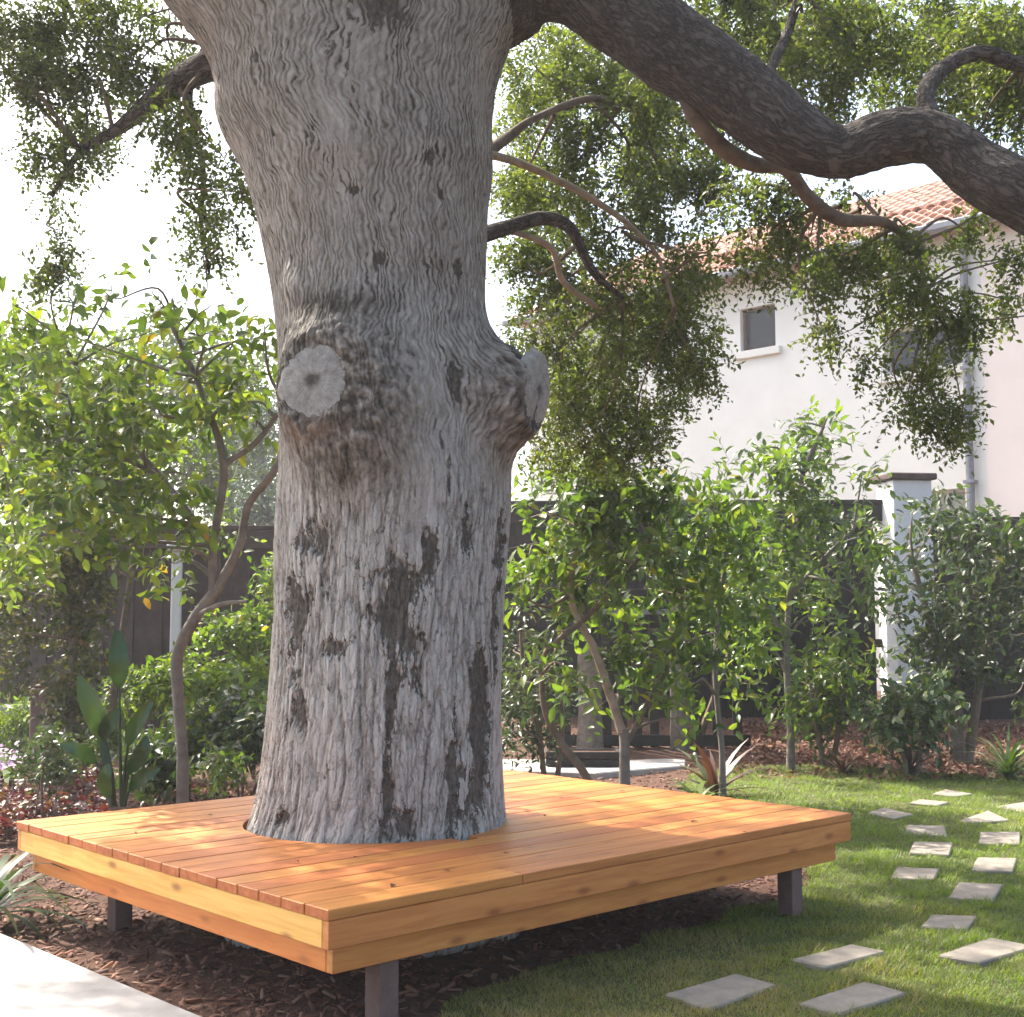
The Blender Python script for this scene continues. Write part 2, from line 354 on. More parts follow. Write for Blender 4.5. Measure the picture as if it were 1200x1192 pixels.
def reach(rng, paths, clumps, r0, r1, skip=0.0, pen=.6):
    """branchlets that run from the nearest stem to each clump"""
    pts = np.vstack([catmull(np.asarray(p), 14) for p in paths]); res = []
    for c in clumps:
        if rng.random() < skip: continue
        c = np.asarray(c, float); dd = np.linalg.norm(pts[:, :3] - c[:3], axis=1) + np.where(pts[:, 2] > c[2], pen, 0)
        q = pts[dd.argmin()]; mid = (q[:3] + c[:3]) / 2 + rng.normal(size=3) * .12 * np.linalg.norm(q[:3] - c[:3]) + np.array([0, 0, .05])
        ra = min(r0, q[3] * .7)
        tip = c[:3] + unit(c[:3] - q[:3]) * c[3] * .4
        res.append([(*q[:3], ra), (*mid, (ra + r1) / 2), (*c[:3], r1), (*tip, r1 * .5)])
    return res
def plant(name, label, cat, base, paths, clumps, n, ll, wr, lmat, smat, seed, tmpl=BROAD, group=None, m=7, droop=.3,
          gap=0.0, gscale=None, twigr=.0025, r1=.0045, stem_name="trunk", crown="crown", rtw=True, seg=8, fill=.5):
    rng = np.random.default_rng(seed); root = empty(name, base, label, cat, group); b = np.asarray(base, float)
    smats = smat if isinstance(smat, list) else [smat] * len(paths); smat = smats[-1]
    for p, sm_i in zip(paths, smats):
        q = np.asarray(p, float).copy(); q[:, :3] -= b
        dsp = lambda base_, d, r, th, s: r * .12 * noise3(base_[..., 0] * 9 + seed, base_[..., 1] * 9, base_[..., 2] * 6)
        link(stem_name, tubes_mesh(stem_name, [q], seg, 9, dsp), sm_i, root)
    cl = np.asarray(clumps, float)
    if len(cl) == 0: return root
    if rtw and paths:
        br = [np.asarray(x) - np.array([*b, 0]) for x in reach(rng, paths, cl, .02, r1)]
        tag(link("branches", tubes_mesh("branches", br, 5, 6), smat, root), kind="stuff")
    Pn, T, N, L, rnd, tw = sprigs(rng, cl, n, ll, m, droop, gap, gscale, fill)
    tag(link(crown, leaf_mesh(crown, Pn - b, T, N, L, wr, tmpl, rnd, tmpl is BROAD), lmat, root), kind="stuff")
    if twigr: tag(link("twigs", twig_mesh("twigs", tw - b, twigr), smat, root), kind="stuff")
    return root
def cl(px, py, Y, rpx, ry=None, flat=1.0):
    c = P(px, py, Y); r = rpx * PXM(Y); return (*c, r, ry if ry else r, r * flat)
def stem(Y, *pts):
    """pts: px, py, half width in px (, Y)"""
    return [(*P(p[0], p[1], p[3] if len(p) > 3 else Y), p[2] * PXM(p[3] if len(p) > 3 else Y)) for p in pts]

# ------------------------------------------------------------------ ground
def gz(x, y):
    x = np.asarray(x, float); y = np.asarray(y, float)
    return .32 * sstep(12.4, 16.0, y)
HD = .505
A, B_, C_, D_ = [G(*p, HD)[:2] for p in ((22, 962), (385, 1067), (1000, 953), (588, 901))]
e1 = unit((C_ - B_) + (D_ - A)); e2 = unit((A - B_) + (D_ - C_)); e2 = unit(e2 - e1 * e1.dot(e2))
LEN = ((C_ - B_).dot(e1) + (D_ - A).dot(e1)) / 2; WID = ((A - B_).dot(e2) + (D_ - C_).dot(e2)) / 2
DROT = math.atan2(e1[1], e1[0])
print("deck", LEN, WID, math.degrees(DROT), B_)

def grid_sheet(name, xs, ys, zf, mat, kind="structure", mask=None):
    X, Y = np.meshgrid(xs, ys); Z = zf(X, Y); V = np.stack([X, Y, Z], -1).reshape(-1, 3); nx = len(xs)
    i, j = np.meshgrid(np.arange(len(ys) - 1), np.arange(nx - 1), indexing='ij'); a = (i * nx + j)
    F = np.stack([a, a + 1, a + nx + 1, a + nx], -1).reshape(-1, 4)
    if mask is not None:
        c = V[F].mean(1); F = F[mask(c[:, 0], c[:, 1])]
        used = np.unique(F); mp = np.full(len(V), -1); mp[used] = np.arange(len(used)); V = V[used]; F = mp[F]
    o = link(name, mesh_np(name, V, [F], True), mat); return tag(o, kind=kind)
def inside(poly, x, y):
    poly = np.asarray(poly); r = np.zeros(np.shape(x), bool); n = len(poly)
    for i in range(n):
        (x0, y0), (x1, y1) = poly[i], poly[(i + 1) % n]
        c = ((y0 > y) != (y1 > y)) & (x < (x1 - x0) * (y - y0) / (y1 - y0 + 1e-12) + x0); r ^= c
    return r
gx = np.concatenate([[-70, -50, -25], np.arange(-14, 14.01, .14), [25, 50, 70]])
gy = np.concatenate([[-30, -10, 0], np.arange(2.0, 20.01, .14), [26, 40, 60, 90]])
gr = grid_sheet("ground", gx, gy, lambda X, Y: gz(X, Y) + .018 * fbm(X * 2.1, Y * 2.1, 0 * X, 3) * (np.abs(X) < 14), M_soil)
tag(gr, "reddish brown mulch and soil under the trees and around the deck")

LAWN = [G(*p)[:2] for p in ((480, 1270), (535, 1192), (575, 1162), (690, 1124), (810, 1094), (935, 1062), (960, 1000), (880, 950), (800, 930), (800, 913), (868, 903), (1000, 905), (1100, 911), (1200, 917), (1420, 925))]
LAWN += [np.array([LAWN[-1][0] + 1, 6.0]), np.array([4.5, 2.6])]
LAWN = np.array(LAWN)
def lawn_mask(x, y, wob=.12):
    return inside(LAWN, x + wob * noise3(x * 3, y * 3, 1.5), y + wob * noise3(x * 3, y * 3, 8.5))
lz = lambda X, Y: gz(X, Y) + .028 + .012 * fbm(X * 1.6, Y * 1.6, 3 + 0 * X, 3) + .012 * np.maximum(0, fbm(X * 5, Y * 5, 7 + 0 * X, 2))
lawn = grid_sheet("lawn", np.arange(-1.5, 9, .07), np.arange(2.6, 13.2, .07), lz, M_lawn, mask=lambda x, y: lawn_mask(x, y))
tag(lawn, "green tufted lawn beside the wooden deck")

# concrete path in front at the side of the deck
pth = [G(*p)[:2] for p in ((-260, 994), (0, 1105), (104, 1149), (208, 1194), (300, 1233))] + [np.array([-1.1, 2.4]), np.array([-6, 2.4])]
tag(link("path", prism(pth, -.05, .05, .012), M_conc), "pale sunlit concrete path beside the mulch", None, None, "structure")
pth2 = [G(*p)[:2] for p in ((-200, 893), (30, 890), (180, 886), (330, 884), (330, 872), (100, 876), (-200, 880))]
tag(link("path", prism(pth2, -.05, .045, .01), M_conc), "pale concrete path behind the maroon flower bed", None, None, "structure")
slab = [G(*p)[:2] for p in ((540, 908), (560, 880), (655, 880), (735, 892), (805, 893), (803, 904), (700, 913))]
tag(link("patio", prism(slab, -.05, .06, .012), M_conc), "pale concrete slab behind the deck", None, None, "structure")

# stepping stones (corner pixels of each stone on the lawn)
STONES = [((782,1166),(862,1143),(908,1156),(832,1183)), ((938,1178),(1012,1153),(1060,1166),(985,1190)), ((930,1127),(997,1110),(1037,1118),(968,1136)),
          ((1101,1122),(1160,1102),(1212,1112),(1150,1130)), ((1080,1086),(1092,1073),(1146,1074),(1132,1090)), ((1112,1052),(1124,1035),(1175,1037),(1162,1056)),
          ((1044,1030),(1052,1017),(1100,1019),(1094,1031)), ((1139,1021),(1146,1006),(1191,1007),(1186,1022)), ((1066,1001),(1072,988),(1116,989),(1112,1003)),
          ((1148,990),(1150,977),(1195,977),(1194,991)), ((1061,977),(1064,967),(1106,968),(1110,980)), ((1126,962),(1158,951),(1182,962),(1143,965)),
          ((1168,944),(1205,938),(1240,947),(1200,950)), ((1018,953),(1036,947),(1070,955),(1048,960)), ((1066,942),(1078,938),(1112,941),(1098,945)),
          ((1093,931),(1108,926),(1139,931),(1122,934))]
STONE_POLYS = []
srng = np.random.default_rng(21)
for k, q in enumerate(STONES):
    pc = np.array([G(*p, .04)[:2] for p in q]); c = pc.mean(0); pc = c + (pc - c) * 1.04
    sgn = np.sum(pc[:, 0] * np.roll(pc[:, 1], -1) - np.roll(pc[:, 0], -1) * pc[:, 1])
    if sgn < 0: pc = pc[::-1]
    STONE_POLYS.append(pc)
    ring = []
    for i in range(4):
        for t in (0.0, .33, .66):
            ring.append((pc[i] + (pc[(i + 1) % 4] - pc[i]) * t - c) * (1 + srng.normal() * .008))
    o = link("stepping_stone", prism(ring, -.06, .0, .006), M_stone, None, (c[0], c[1], float(lz(np.array([c[0]]), np.array([c[1]]))[0]) + .017))
    lab = "large rectangular stepping stone in the lawn close to the deck post" if k in (0, 1, 2, 3) else ("square stepping stone in the winding double row across the lawn" if k < 12 else "small stepping stone in the lawn near the mulch bed")
    tag(o, lab, "stepping stone", "stepping stones near the deck post" if k < 4 else ("stepping stones in the double row" if k < 12 else "stepping stones near the mulch bed"))

# grass
def scatter_xy(rng, n, x0, x1, y0, y1, p=1.6):
    y = (y0 ** (1 - p) + rng.random(n) * (y1 ** (1 - p) - y0 ** (1 - p))) ** (1 / (1 - p)); return x0 + rng.random(n) * (x1 - x0), y
grng = np.random.default_rng(5)
x, y = scatter_xy(grng, 560000, -1.2, 6.6, 3.6, 13.0)
ok = lawn_mask(x, y) & (np.abs(x / y) < .5)
for pc in STONE_POLYS: ok &= ~inside(pc.mean(0) + (pc - pc.mean(0)) * .97, x, y)
dl = np.stack([(x - B_[0]) * e1[0] + (y - B_[1]) * e1[1], (x - B_[0]) * e2[0] + (y - B_[1]) * e2[1]])
x, y = x[ok], y[ok]; ng = len(x); print("grass", ng)
tuft = fbm(x * 3.4, y * 3.4, 0 * x, 3); dry = sstep(.15, .6, noise3(x * .9 + 3, y * .9, 2.2)) 
near_dry = np.exp(-(((x - .4) / 1.2) ** 2 + ((y - 5.2) / 1.1) ** 2)); dry = np.clip(.45 * dry + 1.0 * near_dry + .35 * sstep(8.0, 5.5, y) * sstep(-.5, .6, noise3(x * 2.3, y * 2.3, 5.5)), 0, 1)
hgt = (.028 + .050 * sstep(-.4, .8, tuft)) * (.6 + .7 * grng.random(ng)) * (1 - .3 * dry)
az = grng.random(ng) * 2 * np.pi + 0
lean = .35 + .55 * grng.random(ng) + .25 * sstep(0, .8, tuft)
T = np.stack([np.cos(az) * lean, np.sin(az) * lean, np.ones(ng)], -1); Nn = np.stack([-np.cos(az), -np.sin(az), lean], -1)
Pg = np.stack([x, y, lz(x, y) - .004], -1)
bl = (np.array([(-.5, 0, 0), (.5, 0, 0), (.36, .55, -.05), (-.36, .55, -.05), (0, 1, -.28)], float), [np.array([(0, 1, 2, 3)]), np.array([(3, 2, 4)])])
rnd = np.clip(.08 + .45 * grng.random(ng) + .30 * tuft + .9 * dry * (.35 + .65 * grng.random(ng)), 0, 1)
wr = (.0030 + .0006 * (y / 5)) / hgt
tag(link("grass", leaf_mesh("grass", Pg, T, Nn, hgt, wr, bl, rnd) , L_grass), "green grass blades growing across the lawn", "grass", None, "stuff")

# mulch chips
crng = np.random.default_rng(6)
x, y = scatter_xy(crng, 90000, -6.5, 7.5, 3.5, 16.0, 1.5)
ok = ~lawn_mask(x, y) & (np.abs(x / y) < .5)
for pp in (pth, pth2, slab): ok &= ~inside(np.array(pp), x, y)
x, y = x[ok][:32000], y[ok][:32000]; nc = len(x)
az = crng.random(nc) * 2 * np.pi; T = np.stack([np.cos(az), np.sin(az), crng.normal(size=nc) * .3], -1)
Nn = np.stack([crng.normal(size=nc) * .4, crng.normal(size=nc) * .4, np.ones(nc)], -1)
ch = (np.array([(-.5, 0, 0), (.5, .05, 0), (.45, .95, .03), (-.5, 1, 0), (-.4, .1, .11), (.4, .1, .09), (.35, .9, .12), (-.38, .9, .10)], float),
      [np.array([(4, 5, 6, 7), (0, 1, 5, 4), (1, 2, 6, 5), (2, 3, 7, 6), (3, 0, 4, 7)])])
Lc = .02 + .055 * crng.random(nc) ** 2
tag(link("wood_chips", leaf_mesh("wood_chips", np.stack([x, y, gz(x, y) + .004 + .018 * fbm(x * 2.1, y * 2.1, 0 * x, 3)], -1), T, Nn, Lc, .16 + .22 * crng.random(nc), ch, crng.random(nc) ** 1.5), L_dry),
    "reddish brown wood chips covering the planting beds", "mulch", None, "stuff")

# ------------------------------------------------------------------ the deck round the trunk
deck = empty("tree_deck", (B_[0], B_[1], 0), "square orange cedar deck bench built round the oak trunk", "deck", None, DROT)
TC = P(440, 900, 6.45)[:2]                                   # trunk axis on the deck
tcl = np.array([(TC - B_).dot(e1), (TC - B_).dot(e2)])
nb = 18; bw = WID / nb; gap = .006; RH = .638
drng = np.random.default_rng(31)
def hole(t):                                                  # half chord of the sawn hole at width t
    d = t - tcl[1]
    return math.sqrt(RH * RH - d * d) if abs(d) < RH else None
for k in range(nb):
    t0, t1 = k * bw + gap / 2, (k + 1) * bw - gap / 2
    ts = np.linspace(t0, t1, 5); hs = [hole(t) for t in ts]; oh = drng.normal() * .002; zt = HD + drng.normal() * .0008
    segs = []
    if all(h is None for h in hs):
        j = {0: .92, 2: 2.1, 15: 1.3, 17: 2.0}.get(k)
        if j: segs = [[(0 - oh, t0), (j - .0015, t0), (j - .0015, t1), (0 - oh, t1)], [(j + .0015, t0), (LEN + oh, t0), (LEN + oh, t1), (j + .0015, t1)]]
        else: segs = [[(0 - oh, t0), (LEN + oh, t0), (LEN + oh, t1), (0 - oh, t1)]]
    else:
        hv = [h if h is not None else .05 for h in hs]
        segs = [[(-oh, t0)] + [(tcl[0] - h, t) for h, t in zip(hv, ts)] + [(-oh, t1)],
                [(LEN + oh, t1)] + [(tcl[0] + h, t) for h, t in zip(hv[::-1], ts[::-1])] + [(LEN + oh, t0)]]
    for s in segs:
        me = prism(s, zt - .038, zt, .003); me.materials.append(M_deck); me.materials.append(M_end)
        for p_ in me.polygons:
            if abs(p_.normal.x) > .95 and (p_.center.x < .02 or p_.center.x > LEN - .02): p_.material_index = 1
        link("board", me, None, deck)
th = .038; z1 = HD - .040; fh = .098
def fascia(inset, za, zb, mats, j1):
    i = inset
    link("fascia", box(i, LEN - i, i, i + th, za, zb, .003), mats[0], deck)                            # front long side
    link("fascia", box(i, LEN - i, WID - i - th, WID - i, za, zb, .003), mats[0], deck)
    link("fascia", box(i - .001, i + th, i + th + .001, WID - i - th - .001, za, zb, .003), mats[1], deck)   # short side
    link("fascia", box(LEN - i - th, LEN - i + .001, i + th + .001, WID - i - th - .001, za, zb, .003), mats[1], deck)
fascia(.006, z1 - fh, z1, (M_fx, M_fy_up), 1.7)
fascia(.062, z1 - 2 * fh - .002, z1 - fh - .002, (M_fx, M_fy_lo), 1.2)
zu = z1 - 2 * fh - .002
for px in np.linspace(.45, LEN - .45, 6):
    for yy in ((.101, tcl[1] - RH - .03), (tcl[1] + RH + .03, WID - .101)):
        link("joist", box(px - .019, px + .019, yy[0], yy[1], z1 - .14, z1 - .002, .002), M_post, deck)
for sx, sy in ((.33, .13), (LEN - .37, .13), (.36, WID - .40), (LEN - .37, WID - .30)):
    link("leg", box(sx - .045, sx + .045, sy - .045, sy + .045, -.05, z1 - .141, .004), M_post, deck)
frng = np.random.default_rng(8)
BITS = [(817, 962, 1), (462, 1036, 1), (596, 1000, 0), (655, 935, 0), (700, 940, 0), (725, 928, 1), (250, 955, 0), (160, 975, 0), (350, 1010, 0), (300, 940, 1), (640, 955, 0), (520, 1020, 0), (870, 975, 0), (420, 1005, 0)]
for (bx, by, kd) in BITS:
    c = G(bx, by, HD + .004); n1 = 1
    s = .028 if kd else .02
    me = leaf_mesh("fallen_leaf", np.zeros((1, 3)), unit(np.array([[frng.normal(), frng.normal(), .15]])), np.array([[.2, .1, 1.0]]), np.array([s * 1.5]), .6, BROAD, np.array([.2 * frng.random()]))
    tag(link("fallen_leaf", me, L_dry, None, c), "small dry fallen leaf lying on the deck boards", "leaf", "fallen leaves on the deck")

# ------------------------------------------------------------------ the old oak
oak = empty("oak_tree", (TC[0], TC[1], 0), "massive old oak with pale grey furrowed trunk growing through the deck", "tree")
OB = np.array([TC[0], TC[1], 0.0])
YC = 6.45
PROF = np.array([(-190, 120, 660), (-120, 140, 650), (-60, 160, 645), (-30, 172, 636), (0, 188, 620), (40, 222, 605), (70, 243, 593), (100, 252, 583), (140, 252, 578), (160, 260, 578), (200, 284, 580), (250, 300, 573),
                 (300, 312, 570), (350, 322, 566), (400, 328, 570), (450, 330, 578), (500, 329, 585), (560, 327, 596), (600, 325, 596), (650, 324, 591), (700, 323, 588), (750, 321, 586),
                 (800, 318, 586), (850, 313, 587), (900, 307, 589), (940, 301, 590), (965, 295, 591), (985, 289, 593), (1010, 284, 597), (1060, 272, 606), (1130, 262, 614)], float)
zs = np.array([P(600, y, YC)[2] for y in PROF[:, 0]])
cxs = np.array([(P(a, y, YC)[0] + P(b, y, YC)[0]) / 2 for y, a, b in PROF]); rxs = np.array([(P(b, y, YC)[0] - P(a, y, YC)[0]) / 2 for y, a, b in PROF]) * .985
o_ = zs.argsort(); zs, cxs, rxs = zs[o_], cxs[o_], rxs[o_]
zmin, zmax = 0.0, zs[-1]
def cinterp(z, xp, fp):
    k = np.interp(z, xp, fp); return (np.interp(z - .05, xp, fp) + 2 * k + np.interp(z + .05, xp, fp)) / 4
zr = np.concatenate([np.linspace(-.06, .42, 14)[:-1], np.linspace(.42, 4.75, 760), np.linspace(4.76, zmax, 40)])
tf = np.radians(np.concatenate([np.linspace(-180, -112, 34)[:-1], np.linspace(-112, 112, 540), np.linspace(112, 180, 34)[1:-1]]))
TH, ZZ = np.meshgrid(tf, zr)
CX = cinterp(ZZ, zs, cxs); RX = cinterp(ZZ, zs, rxs)
ry = np.minimum(RX, .62) * .97
def tz_from_px(px, py):
    z = P(600, py, YC - .45)[2]; c = np.interp(z, zs, cxs); r = np.interp(z, zs, rxs)
    x = P(px, py, YC - .35)[0]; return math.asin(np.clip((x - c) / r, -.985, .985)), z
U = TH * .62; Vv = ZZ
def gauss(px, py, su, sv):                # soft spot on the trunk, sizes in metres
    t, z = tz_from_px(px, py); return np.exp(-(((U - t * .62) / su) ** 2 + ((Vv - z) / sv) ** 2))
# flowing coordinates: the grain bends round the swellings
Lb, Rb = (math.radians(-17), tz_from_px(385, 462)[1]), (math.radians(72), P(600, 462, YC - .2)[2])
gl = np.exp(-(((U - Lb[0] * .62) / .30) ** 2 + ((Vv - Lb[1]) / .33) ** 2)); gr_ = np.exp(-(((U - Rb[0] * .62) / .27) ** 2 + ((Vv - Rb[1]) / .30) ** 2))
Uw = U + .05 * noise3(U * 2.2, Vv * 2.0, 1.1) + .018 * noise3(U * 9, Vv * 8, 4.2) + .009 * noise3(U * 26, Vv * 34, 9)
Uw = Uw + .10 * gl * (U - Lb[0] * .62) / .3 + .1 * gr_ * (U - Rb[0] * .62) / .3
Vw = Vv + .35 * gl * np.abs(U - Lb[0] * .62) + .35 * gr_ * np.abs(U - Rb[0] * .62) + .02 * noise3(U * 8, Vv * 5, 2)
low = sstep(2.55, 1.9, Vv)                                    # deep furrows below the swellings
n_up = np.abs(noise3(Uw * 23, Vw * 4.6, 0.3)); n_up2 = np.abs(noise3(Uw * 40, Vw * 9, 5.3))
Ul = U + .03 * noise3(U * 3, Vv * 2.0, 1.1) + .007 * noise3(U * 9, Vv * 6, 4.2); Uw = Uw * (1 - low) + Ul * low
n_lo = np.abs(noise3(Uw * 14, Vw * 2.0, 7.1)); n_lo2 = np.abs(noise3(Uw * 30, Vw * 6.0, 2.7))
cord = 1 - np.clip(n_up * 3.2, 0, 1) ** .8                    # raised wriggling cords
plate = np.clip(n_lo * 3.6, 0, 1) ** .6                      # plates between cracks
plate2 = np.clip(n_lo2 * 3.0, 0, 1) ** .6
hcr = np.clip(np.abs(noise3(U * 2.5 + 3, Vv * 13 + .3 * noise3(U * 6, Vv * 3, 3), 3.3)) * 9, 0, 1)   # sparse level cracks
hmask = sstep(.15, .5, noise3(U * 3, Vv * 2.3, 6.1))
smooth_patch = np.clip(gauss(400, 190, .10, .35) + gauss(560, 90, .09, .22) * .8 + gauss(430, 60, .08, .3) + gauss(500, 460, .10, .22) + gauss(500, 600, .09, .2) + gauss(385, 880, .07, .35) * .7, 0, 1)
rough_amp = 1 - .8 * smooth_patch
disp = (1 - low) * (.005 * cord + .002 * (1 - n_up2 * 2)) * rough_amp + low * (.014 * plate + .006 * plate2) * (1 - .55 * smooth_patch)
hmask = hmask * low * .6; disp -= .006 * (1 - hcr) * hmask
# loose, flaked dark areas
fl = fbm(U * 8, Vv * 6, 2.5, 5) + .35 * (.6 - plate) + .25 * noise3(U * 26, Vv * 7, 4)
spot = (1.25 * gauss(470, 700, .075, .24) + 1.0 * gauss(505, 650, .05, .12) + .95 * gauss(460, 860, .03, .40) + .95 * gauss(530, 900, .035, .34) + .9 * gauss(560, 880, .05, .30) + .8 * gauss(575, 700, .05, .45)
        + .75 * gauss(350, 840, .09, .12) + .7 * gauss(350, 700, .12, .13) + .75 * gauss(370, 640, .14, .10) + .8 * gauss(335, 960, .09, .05) + .7 * gauss(555, 790, .06, .12) + .7 * gauss(480, 960, .05, .08)
        + .7 * gauss(560, 830, .09, .35) + .65 * gauss(545, 940, .10, .12) + .6 * gauss(490, 760, .07, .2) + .5 * gauss(345, 760, .10, .22) + 1.0 * gauss(525, 445, .05, .09) + .9 * gauss(525, 560, .02, .12) + .8 * gauss(545, 620, .05, .12) + .9 * gauss(585, 640, .06, .22) + .8 * gauss(400, 760, .1, .05)
        + 1.1 * gauss(508, 188, .018, .03) + 1.1 * gauss(520, 226, .022, .03) + 1.1 * gauss(535, 305, .03, .05) + .9 * gauss(422, 232, .03, .02) + 1.0 * gauss(327, 158, .012, .03) + .9 * gauss(450, 308, .03, .03) + .8 * gauss(445, 20, .12, .16))
flake = sstep(.34, .60, spot * 1.12 + .72 * fl - .06)
disp = disp * (1 - .75 * flake) - .006 * flake * sstep(.02, .3, spot) + .010 * flake * fbm(U * 45, Vv * 24, 8.8, 3)
# swellings, with their granular bark
gran = fbm(U * 26, Vv * 24, 3.9, 4)
dl_ = np.sqrt(((U - Lb[0] * .62) / .38) ** 2 + ((Vv - Lb[1]) / .38) ** 2); dr_ = np.sqrt(((U - Rb[0] * .62) / .26) ** 2 + ((Vv - Rb[1]) / .27) ** 2)
bulge = .185 * np.exp(-dl_ ** 2.8 * 1.0) + .05 * np.exp(-(dl_ / 1.5) ** 2) + .30 * np.exp(-dr_ ** 2.4 * 1.1)
bulge += .03 * np.exp(-(((U - tz_from_px(350, 330)[0] * .62) / .12) ** 2 + ((Vv - tz_from_px(350, 330)[1]) / .09) ** 2))
burlm = np.clip(np.exp(-(dl_ / 1.0) ** 3) + np.exp(-(dr_ / 1.15) ** 3), 0, 1)
disp = disp * (1 - .6 * burlm) + burlm * (.018 * gran + .005 * cord)
R = RX + bulge + disp + .03 * noise3(U * 1.6, Vv * 1.2, 12.5) * sstep(4.6, 4.0, Vv)
flare = .06 * np.exp(-((ZZ - .45) / .14).clip(0) ** 1) * (.6 + .6 * noise3(TH * 2.2, 0 * TH, 3.3))
R = R + flare * .6
RYf = R - RX + ry
X = CX + np.sin(TH) * R; Y = YC - np.cos(TH) * RYf; Z = ZZ.copy()
# sawn faces on the two swellings
Tv = np.stack([X, Y, Z], -1)
def cut(center_px, Yd, ang, tilt):
    c = P(*center_px, Yd); n_ = unit(np.array([math.sin(ang) * math.cos(tilt), -math.cos(ang) * math.cos(tilt), math.sin(tilt)])); return c, n_
CUTS = []
def sawn(thq, zq, nang, tilt, back):
    i = np.abs(zr - zq).argmin(); j = np.abs(tf - thq).argmin(); tip = Tv[i, j]
    n_ = unit(np.array([math.sin(nang) * math.cos(tilt), -math.cos(nang) * math.cos(tilt), math.sin(tilt)]))
    c = tip - n_ * back; d = (Tv - c) @ n_
    near = np.linalg.norm(Tv - c, axis=-1) < .34
    over = np.where((d > 0) & near, d, 0); Tv[...] = Tv - (over - (over > 0) * .007 * gran)[..., None] * n_
    CUTS.append((c, n_))
    rel_ = Tv - c; h_ = rel_ @ n_; rad_ = np.linalg.norm(rel_ - h_[..., None] * n_, axis=-1)
    ring_ = np.exp(-((rad_ - .215) / .045) ** 2) * (np.abs(h_) < .16) * (1 + .4 * gran); Tv[...] = Tv + ring_[..., None] * n_ * .020
sawn(math.radians(-23), Lb[1] + .035, math.radians(-19), math.radians(3), .058)
sawn(math.radians(74), Rb[1] + .01, math.radians(66), math.radians(-6), .045)
tone = .62 + .12 * (1 - low) * (cord - .45) + low * (.22 * (plate - .6) + .10 * (plate2 - .5)) + .10 * fbm(U * 3, Vv * 2, 1, 3) + .10 * fbm(U * 22, Vv * 14, 6, 3)
tone = tone + .10 * smooth_patch - .22 * (1 - hcr) * hmask
spotv = np.clip(spot * 1.12 + .55 * fbm(U * 8, Vv * 6, 2.5, 5) - .06, -1, 2)
tone = tone - burlm * (.36 - .40 * gran)  # dark granular bark, deepened because the swelling shades too flatly
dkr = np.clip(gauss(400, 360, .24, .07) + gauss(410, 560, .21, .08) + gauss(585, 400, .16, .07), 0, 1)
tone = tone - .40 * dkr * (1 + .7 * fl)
tone = tone - .06 * (1 - low) * sstep(3.3, 4.6, Vv)
rust = np.clip(gauss(390, 510, .15, .07) * .9 + gauss(620, 540, .15, .08) * .7 + .5 * gauss(215, 30, .2, .1), 0, 1) * sstep(-.4, .4, fl)
V = Tv.reshape(-1, 3); nr, ncol = TH.shape
i, j = np.meshgrid(np.arange(nr - 1), np.arange(ncol), indexing='ij'); j2 = (j + 1) % ncol
F = np.stack([i * ncol + j, i * ncol + j2, (i + 1) * ncol + j2, (i + 1) * ncol + j], -1).reshape(-1, 4)
# close the seam: the first and last column coincide at the back
m, n, l, b = nt("oak_bark")
at = n.new("ShaderNodeAttribute"); at.attribute_name = "tone"; co = coords(n)
nz = tex(n, l, "noise", 55, co, Detail=6, Roughness=.7)
nz2 = tex(n, l, "noise", 190, co, (1, 1, .5), Detail=3, Roughness=.7)
def attr(k): a_ = n.new("ShaderNodeAttribute"); a_.attribute_name = k; return a_.outputs["Fac"]
def grain(su, sv, off, sharp):
    cx = n.new("ShaderNodeCombineXYZ"); l.new(math_node(n, l, 'MULTIPLY', attr("uw"), su), cx.inputs[0]); l.new(math_node(n, l, 'MULTIPLY', attr("vw"), sv), cx.inputs[1]); cx.inputs[2].default_value = off
    t_ = tex(n, l, "noise", 1.0, cx.outputs[0], Detail=3.0, Roughness=.55)
    return math_node(n, l, 'MULTIPLY', math_node(n, l, 'ABSOLUTE', math_node(n, l, 'SUBTRACT', t_.outputs["Fac"], .5)), sharp, True)
def waves(f, wa, wb, ua, va, sharp):
    def nn(su, sv, z_):
        cx = n.new("ShaderNodeCombineXYZ"); l.new(math_node(n, l, 'MULTIPLY', attr("uw"), su), cx.inputs[0]); l.new(math_node(n, l, 'MULTIPLY', attr("vw"), sv), cx.inputs[1]); cx.inputs[2].default_value = z_
        return math_node(n, l, 'SUBTRACT', tex(n, l, "noise", 1.0, cx.outputs[0], Detail=1.0).outputs["Fac"], .5)
    ph = math_node(n, l, 'MULTIPLY', attr("uw"), f)
    ph = math_node(n, l, 'ADD', ph, math_node(n, l, 'MULTIPLY', nn(ua, va, 1.7), wa)); ph = math_node(n, l, 'ADD', ph, math_node(n, l, 'MULTIPLY', nn(ua * 2.6, va * 3.2, 6.1), wb))
    w_ = math_node(n, l, 'ADD', math_node(n, l, 'MULTIPLY', math_node(n, l, 'SINE', math_node(n, l, 'MULTIPLY', ph, 6.2832)), .5), .5)
    return math_node(n, l, 'POWER', w_, sharp)
g_up = math_node(n, l, 'ADD', math_node(n, l, 'MULTIPLY', waves(36, 4.4, 1.0, 9.0, 5.4, .6), .66), math_node(n, l, 'MULTIPLY', math_node(n, l, 'SUBTRACT', 1.0, grain(30, 8.0, 3.3, 9.0)), .34))
